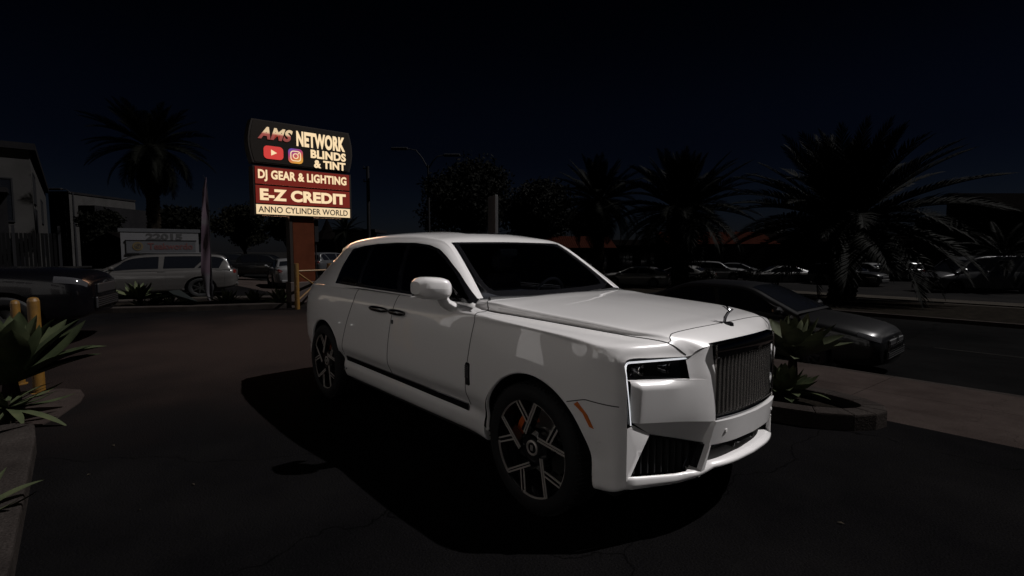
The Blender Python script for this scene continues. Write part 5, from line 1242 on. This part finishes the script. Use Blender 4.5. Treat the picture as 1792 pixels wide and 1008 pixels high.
def vehicle(name, label, cat, xy, z, rz, kind, paint, scale=1.0, hs=1.0, fine=False, group=None, lamps=True, roof_rails=False, slats=0, badge=False, spokes=8):
    K = KIND[kind]; t = thing(name, label, cat, (xy[0], xy[1], z), rz, group)
    rows = []
    for (x, w, zs, zb, zc) in K['body']:
        rows.append([(x, w - .22, zs - .02), (x, w - .05, zs), (x, w - .015, zs + (zb - zs) * .20), (x, w - .004, zs + (zb - zs) * .42), (x, w, zs + (zb - zs) * .64), (x, w - .02, zs + (zb - zs) * .84), (x, w - .055, zb - .035), (x, w - .11, zb), (x, w * .72, zb + (zc - zb) * .45), (x, w * .38, zb + (zc - zb) * .85), (x, 0, zc)])
    # wrap the ends: pull the first and last rows' outer points back to round the plan
    N = Net(rows); M_ = N.M; wr = K['wr']; ra = wr + .075; zc0 = wr
    uu = np.linspace(0, M_ - 1, 800); xx = N.ev(uu, np.full(800, 4.0))[:, 0]; ua = lambda x: float(np.interp(x, xx, uu))
    us = []; prev = 0.0
    def sp(a, b):
        f = sorted([a, b] + [k for k in range(M_) if a + .02 < k < b - .02])
        for p, q in zip(f, f[1:]): us.extend((u, None) for u in np.linspace(p, q, 6 if fine else 4))
    for xc in K['ax'][::-1]:
        a, b = ua(xc - ra), ua(xc + ra); sp(prev, a)
        for th in np.linspace(math.pi, 0, 25 if fine else 17): us.append((ua(xc + ra * math.cos(th)), zc0 + ra * math.sin(th)))
        us.append((b, None)); prev = b
    sp(prev, M_ - 1)
    vs = np.linspace(0, 10, 41 if fine else 31); nv = len(vs); UU = np.zeros((len(us), nv)); VV = UU.copy(); vd = np.linspace(.9, 7, 200)
    for i, (u, za) in enumerate(us):
        vl = 0.0
        if za is not None: vl = float(np.interp(za, N.ev(np.full(200, u), vd)[:, 2], vd))
        UU[i] = u; VV[i] = np.maximum(vs, vl)
    G = N.ev(UU, VV); V = list(G.reshape(-1, 3)); F = []
    for f in gridfaces(len(us), nv):
        a, b, c, d = (V[k] for k in f)
        if np.linalg.norm(a - d) < 1e-6 and np.linalg.norm(b - c) < 1e-6: continue
        if np.linalg.norm(a - b) < 1e-7 and np.linalg.norm(c - d) < 1e-7: continue
        F.append(f)
    # end caps
    for i, sx in ((0, -1), (len(us) - 1, 1)):
        for f0, f1, dx in ((1.0, .6, .035), (.6, .0, .05)):
            k = len(V); e = G[i]; zc1 = e[:, 2]
            V += list(e * (1, f0, 1) + (sx * (.0 if f0 == 1.0 else .035), 0, 0)) + list(e * (1, f1, 1) + (sx * dx, 0, 0)); F += [(k + j, k + j + 1, k + nv + j + 1, k + nv + j) for j in range(nv - 1)]
    n = len(V); V = [np.array(v) for v in V]; V += [v * (1, -1, 1) for v in V]; F += [tuple(q + n for q in f[::-1]) for f in F]
    o = mesh('body', V, F, paint, t); bm = bmesh.new(); bm.from_mesh(o.data); bmesh.ops.remove_doubles(bm, verts=bm.verts, dist=1e-4); bmesh.ops.recalc_face_normals(bm, faces=bm.faces); bm.to_mesh(o.data); bm.free(); o.data.polygons.foreach_set('use_smooth', [True] * len(o.data.polygons))
    x0, x1 = K['body'][0][0], K['body'][-1][0]
    MB().box(x0 + .35, x1 - .60, -.70, .70, K['body'][4][2] - .08, K['body'][4][2] + .35).build('underbody', VBLACK, t)
    # cabin
    b0, b1 = K['belt']; bw = K['bw']; crow = []
    xs0, xs1 = K['cab'][0][0] + .06, K['cab'][-1][0] - .04
    for k, (x, w, zr, zt) in enumerate(K['cab']):
        f = k / (len(K['cab']) - 1); xb = xs0 + (xs1 - xs0) * np.interp(k, range(len(K['cab'])), [0, .09, .24, .46, .70, .90, 1.0]); zb = b0 + (b1 - b0) * f - .05
        wb = bw + .02 * math.sin(math.pi * f) + .03
        e = .02
        crow.append([(xb, wb, zb), (xb + (x - xb) * .33, wb + (w + .05 - wb) * .36, zb + (zr - zb) * .38), (xb + (x - xb) * .68, wb + (w + .05 - wb) * .74, zb + (zr - zb) * .74), (x, w + .045, zr), (x, w - .03, zr + (zt - zr) * .55), (x + (.04 if k < 2 else (-.04 if k > 4 else 0)), w * .5, zr + (zt - zr) * .92), (x + (.055 if k < 2 else (-.055 if k > 4 else 0)), 0, zt)])
    H = Net(crow); gu = np.linspace(0, 6, 37); gv = np.linspace(0, 6, 31); A, B = np.meshgrid(gu, gv, indexing='ij')
    def both_o(nm, P, m, th=0.0, nn=None):
        for s in (-1, 1): sheet(nm, P * (1, s, 1), m, t, th, None if nn is None else nn * (1, s, 1))
    P = H.ev(A, B); Pm = np.concatenate([P, (P * (1, -1, 1))[:, ::-1][:, 1:]], 1); sheet('cabin_shell', Pm, paint, t)
    def hp(u0, u1, v0, v1, off, nu=10, nv=8, taper=0.0, net=None):
        net = net or H; a, b = np.meshgrid(np.linspace(u0, u1, nu), np.linspace(v0, v1, nv), indexing='ij')
        if taper: a = a + taper * ((b - v0) / (v1 - v0)) * np.where(a < (u0 + u1) / 2, 1, 0) * np.linspace(1, 0, nu)[:, None]
        q = net.nrm(a, b); q = np.where((q[..., 1:2] + .3 * q[..., 2:3]) < 0, -q, q); return net.ev(a, b) + q * off, q
    for (u0, u1) in K['wins']:
        p, q = hp(u0 if u0 > 1 else u0 - .30, u1, .42, 2.62, .006, 14, 8, taper=(1.0 if u0 < 1 else 0)); both_o('side_window', p, VGLASS, .004, q)
    a, b = np.meshgrid(np.linspace(.12, 1.92, 12), np.linspace(4.15, 6, 10), indexing='ij'); p = H.ev(a, b) + (.006, 0, .006); sheet('windscreen', np.concatenate([p, (p * (1, -1, 1))[:, ::-1][:, 1:]], 1), VGLASS, t)
    a, b = np.meshgrid(np.linspace(4.75 if kind in ('sedan',) else 5.0, 5.85, 10), np.linspace(4.2, 6, 10), indexing='ij'); p = H.ev(a, b) + (-.008, 0, .006); sheet('rear_window', np.concatenate([p, (p * (1, -1, 1))[:, ::-1][:, 1:]], 1), VGLASS if kind != 'van' else paint, t)
    # lamps lie on the body corners
    um = M_ - 1
    p, q = hp(um - 1.55, um - .12, 5.0, 6.6, .004, 10, 6, net=N)
    if lamps: both_o('headlamp', p, VLAMP if fine else VLAMP, .01, q)
    p, q = hp(.08, 1.25, 4.6, 6.5, .004, 8, 6, net=N); both_o('tail_lamp', p, VRED, .01, q)
    # bumpers, grille, plates
    zg = K['body'][-1][3]; zs_ = K['body'][-1][2]; wg = K['body'][-1][1]
    MB().box(x1 + .035, x1 + .068, -wg * .78, wg * .78, zs_ + .06, zs_ + (zg - zs_) * .50, bev=.01).build('lower_grille', VBLACK, t)
    ug = MB().box(x1 + .03, x1 + .062, -wg * .62, wg * .62, zs_ + (zg - zs_) * .62, zg - .03, bev=.01).build('grille', VBLACK, t)
    for k in range(slats): MB().box(x1 + .05, x1 + .075, -wg * .75, wg * .75, zs_ + .08 + k * .034, zs_ + .09 + k * .034).build('grille_bar', VCHROME, t)
    if badge: MB().lathe([(.055, .0), (.06, .008), (.045, .008), (.045, .0)], 20, 'x', (x1 + .066, 0, zg - .06)).build('badge_ring', VCHROME, t)
    MB().box(x0 - .07, x0 - .045, -.26, .26, zs_ + .26, zs_ + .38, bev=.006).build('rear_plate', VPLATE, t)
    MB().box(x0 - .05, x0 + .04, -wg * .9, wg * .9, zs_ + .02, zs_ + .16, bev=.03).build('rear_bumper', paint, t)
    for s in (-1, 1):
        mx, mz = K['cab'][0][0] - .28, K['belt'][0] + .09
        MB().box(mx - .07, mx + .07, s * (bw + .20) - .09, s * (bw + .20) + .09, mz - .065, mz + .065, bev=.045).build('door_mirror', paint, t, True)
        MB().tube([(mx, s * (bw + .02), mz - .06), (mx, s * (bw + .14), mz - .03)], .022, 6).build('mirror_stalk', VBLACK, t)
    # panel gaps and handles
    for dx in ((K['cab'][0][0] - .32), (K['cab'][3][0] - .02), (K['cab'][4][0] - .30)):
        u = ua(dx); p = N.ev(np.full(14, u), np.linspace(1.6, 7, 14))
        for s in (-1, 1): MB().tube([(a, b * s, c) for a, b, c in p], .004, 5).build('panel_gap', SEAM, t)
    for dx in (K['cab'][3][0] + .10, K['cab'][4][0] - .14):
        p = N.ev(np.array([ua(dx)]), np.array([6.0]))[0]
        for s in (-1, 1): MB().box(p[0] - .10, p[0] + .10, p[1] * s - .022, p[1] * s + .022, p[2] - .015, p[2] + .015, bev=.012).build('door_handle', paint if fine else VBLACK, t, True)
    if roof_rails:
        for s in (-1, 1): MB().tube([(.2, .60 * s, K['cab'][3][2] + .06), (.1, .60 * s, K['cab'][3][3] + .02), (-1.4, .59 * s, K['cab'][3][3] + .01), (-1.55, .59 * s, K['cab'][3][2] + .05)], .022, 6).build('roof_rail', VBLACK, t, True)
    # wheels
    for xw in K['ax']:
        for s in (-1, 1):
            yw = np.interp(xw, [b[0] for b in K['body']], [b[1] for b in K['body']]) - .115
            w = thing('wheel', None, None); w.parent = t; w.location = (xw, s * yw, wr); w.rotation_euler = (0, 0, 0 if s < 0 else math.pi)
            ty, rm, dc = car_wheel(wr, .22, spokes, fine); ty.build('tyre', RUBBER, w, True); rm.build('rim', VRIM, w, True, 40); dc.build('brake_disc', VBLACK, w)
            MB().prism([(ra * 1.0 * math.cos(a), ra * 1.0 * math.sin(a)) for a in np.linspace(-.2, math.pi + .2, 20)], .14, .15).build('wheel_well', VOID, w)
    t.scale = (scale, scale, scale * hs)
    return t
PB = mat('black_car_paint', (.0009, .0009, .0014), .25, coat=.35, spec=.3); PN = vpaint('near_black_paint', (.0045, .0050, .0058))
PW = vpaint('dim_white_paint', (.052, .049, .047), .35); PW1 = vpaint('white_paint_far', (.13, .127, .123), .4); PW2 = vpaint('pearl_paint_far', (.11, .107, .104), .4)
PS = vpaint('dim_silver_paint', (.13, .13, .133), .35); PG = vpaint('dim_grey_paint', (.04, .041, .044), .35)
def at_px(u, d): return cw((u - 896) / 889.0 * d, d)
vehicle('parked_sedan', 'dark grey sedan at the kerb behind the planting island', 'sedan', (-2.12, 6.72), -.37, 0.0, 'sedan', mat('dark_sedan_paint', (.0018, .0017, .0021), .34, coat=.40, spec=.25, coatr=.05), .95, 1.02, True, slats=7, badge=True, spokes=10)
vehicle('pickup_truck', 'black pickup truck nosing in at the left edge', 'pickup', (cw(-7.55, 9.4)[0] - math.cos(R(74)) * 3.0, cw(-7.55, 9.4)[1] - math.sin(R(74)) * 3.0), 0.0, R(74), 'pickup', PB, 1.04, 1.0, True, slats=6, spokes=6)
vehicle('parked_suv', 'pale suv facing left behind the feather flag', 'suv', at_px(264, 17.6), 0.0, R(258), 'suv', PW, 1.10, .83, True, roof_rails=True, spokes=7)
FZ = -.95
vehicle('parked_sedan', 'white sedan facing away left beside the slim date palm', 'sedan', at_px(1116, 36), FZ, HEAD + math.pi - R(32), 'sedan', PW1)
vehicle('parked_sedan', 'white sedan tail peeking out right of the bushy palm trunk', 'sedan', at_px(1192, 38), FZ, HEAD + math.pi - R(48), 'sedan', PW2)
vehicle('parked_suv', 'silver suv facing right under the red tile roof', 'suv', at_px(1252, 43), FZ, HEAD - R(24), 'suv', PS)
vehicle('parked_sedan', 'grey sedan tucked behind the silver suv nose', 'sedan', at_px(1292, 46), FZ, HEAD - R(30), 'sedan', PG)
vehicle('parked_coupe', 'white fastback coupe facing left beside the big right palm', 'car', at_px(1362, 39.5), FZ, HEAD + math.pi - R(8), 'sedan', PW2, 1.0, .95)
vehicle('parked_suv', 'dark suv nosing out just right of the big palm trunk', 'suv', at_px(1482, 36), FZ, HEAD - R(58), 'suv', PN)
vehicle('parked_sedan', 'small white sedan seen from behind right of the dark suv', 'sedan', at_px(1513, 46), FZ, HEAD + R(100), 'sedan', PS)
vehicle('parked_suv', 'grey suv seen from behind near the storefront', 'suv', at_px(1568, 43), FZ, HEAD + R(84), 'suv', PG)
vehicle('cargo_van', 'long pale cargo van facing left at the right edge', 'van', at_px(1712, 30), FZ, HEAD + math.pi, 'van', PG, 1.12, 1.0)
vehicle('parked_pickup', 'dark pickup behind the plants left of the sign post', 'pickup', at_px(462, 30), 0.0, HEAD + R(10), 'pickup', PN, .9, .85)
vehicle('parked_sedan', 'pale sedan half hidden by the yellow guard post', 'sedan', at_px(505, 24), -.05, HEAD + math.pi - R(60), 'sedan', PS, .9, 1.0)
vehicle('parked_suv', 'dark far suv just left of the suv tail', 'suv', at_px(578, 34), 0.0, HEAD + R(75), 'suv', PG, .95, .95)
vehicle('parked_sedan', 'dark far car behind the suv windscreen corner', 'sedan', at_px(1028, 44), FZ, HEAD + R(60), 'sedan', PN)
vehicle('parked_sedan', 'dim far car right of the pale suv tail', 'sedan', at_px(412, 36), 0.0, HEAD + R(20), 'sedan', PN)
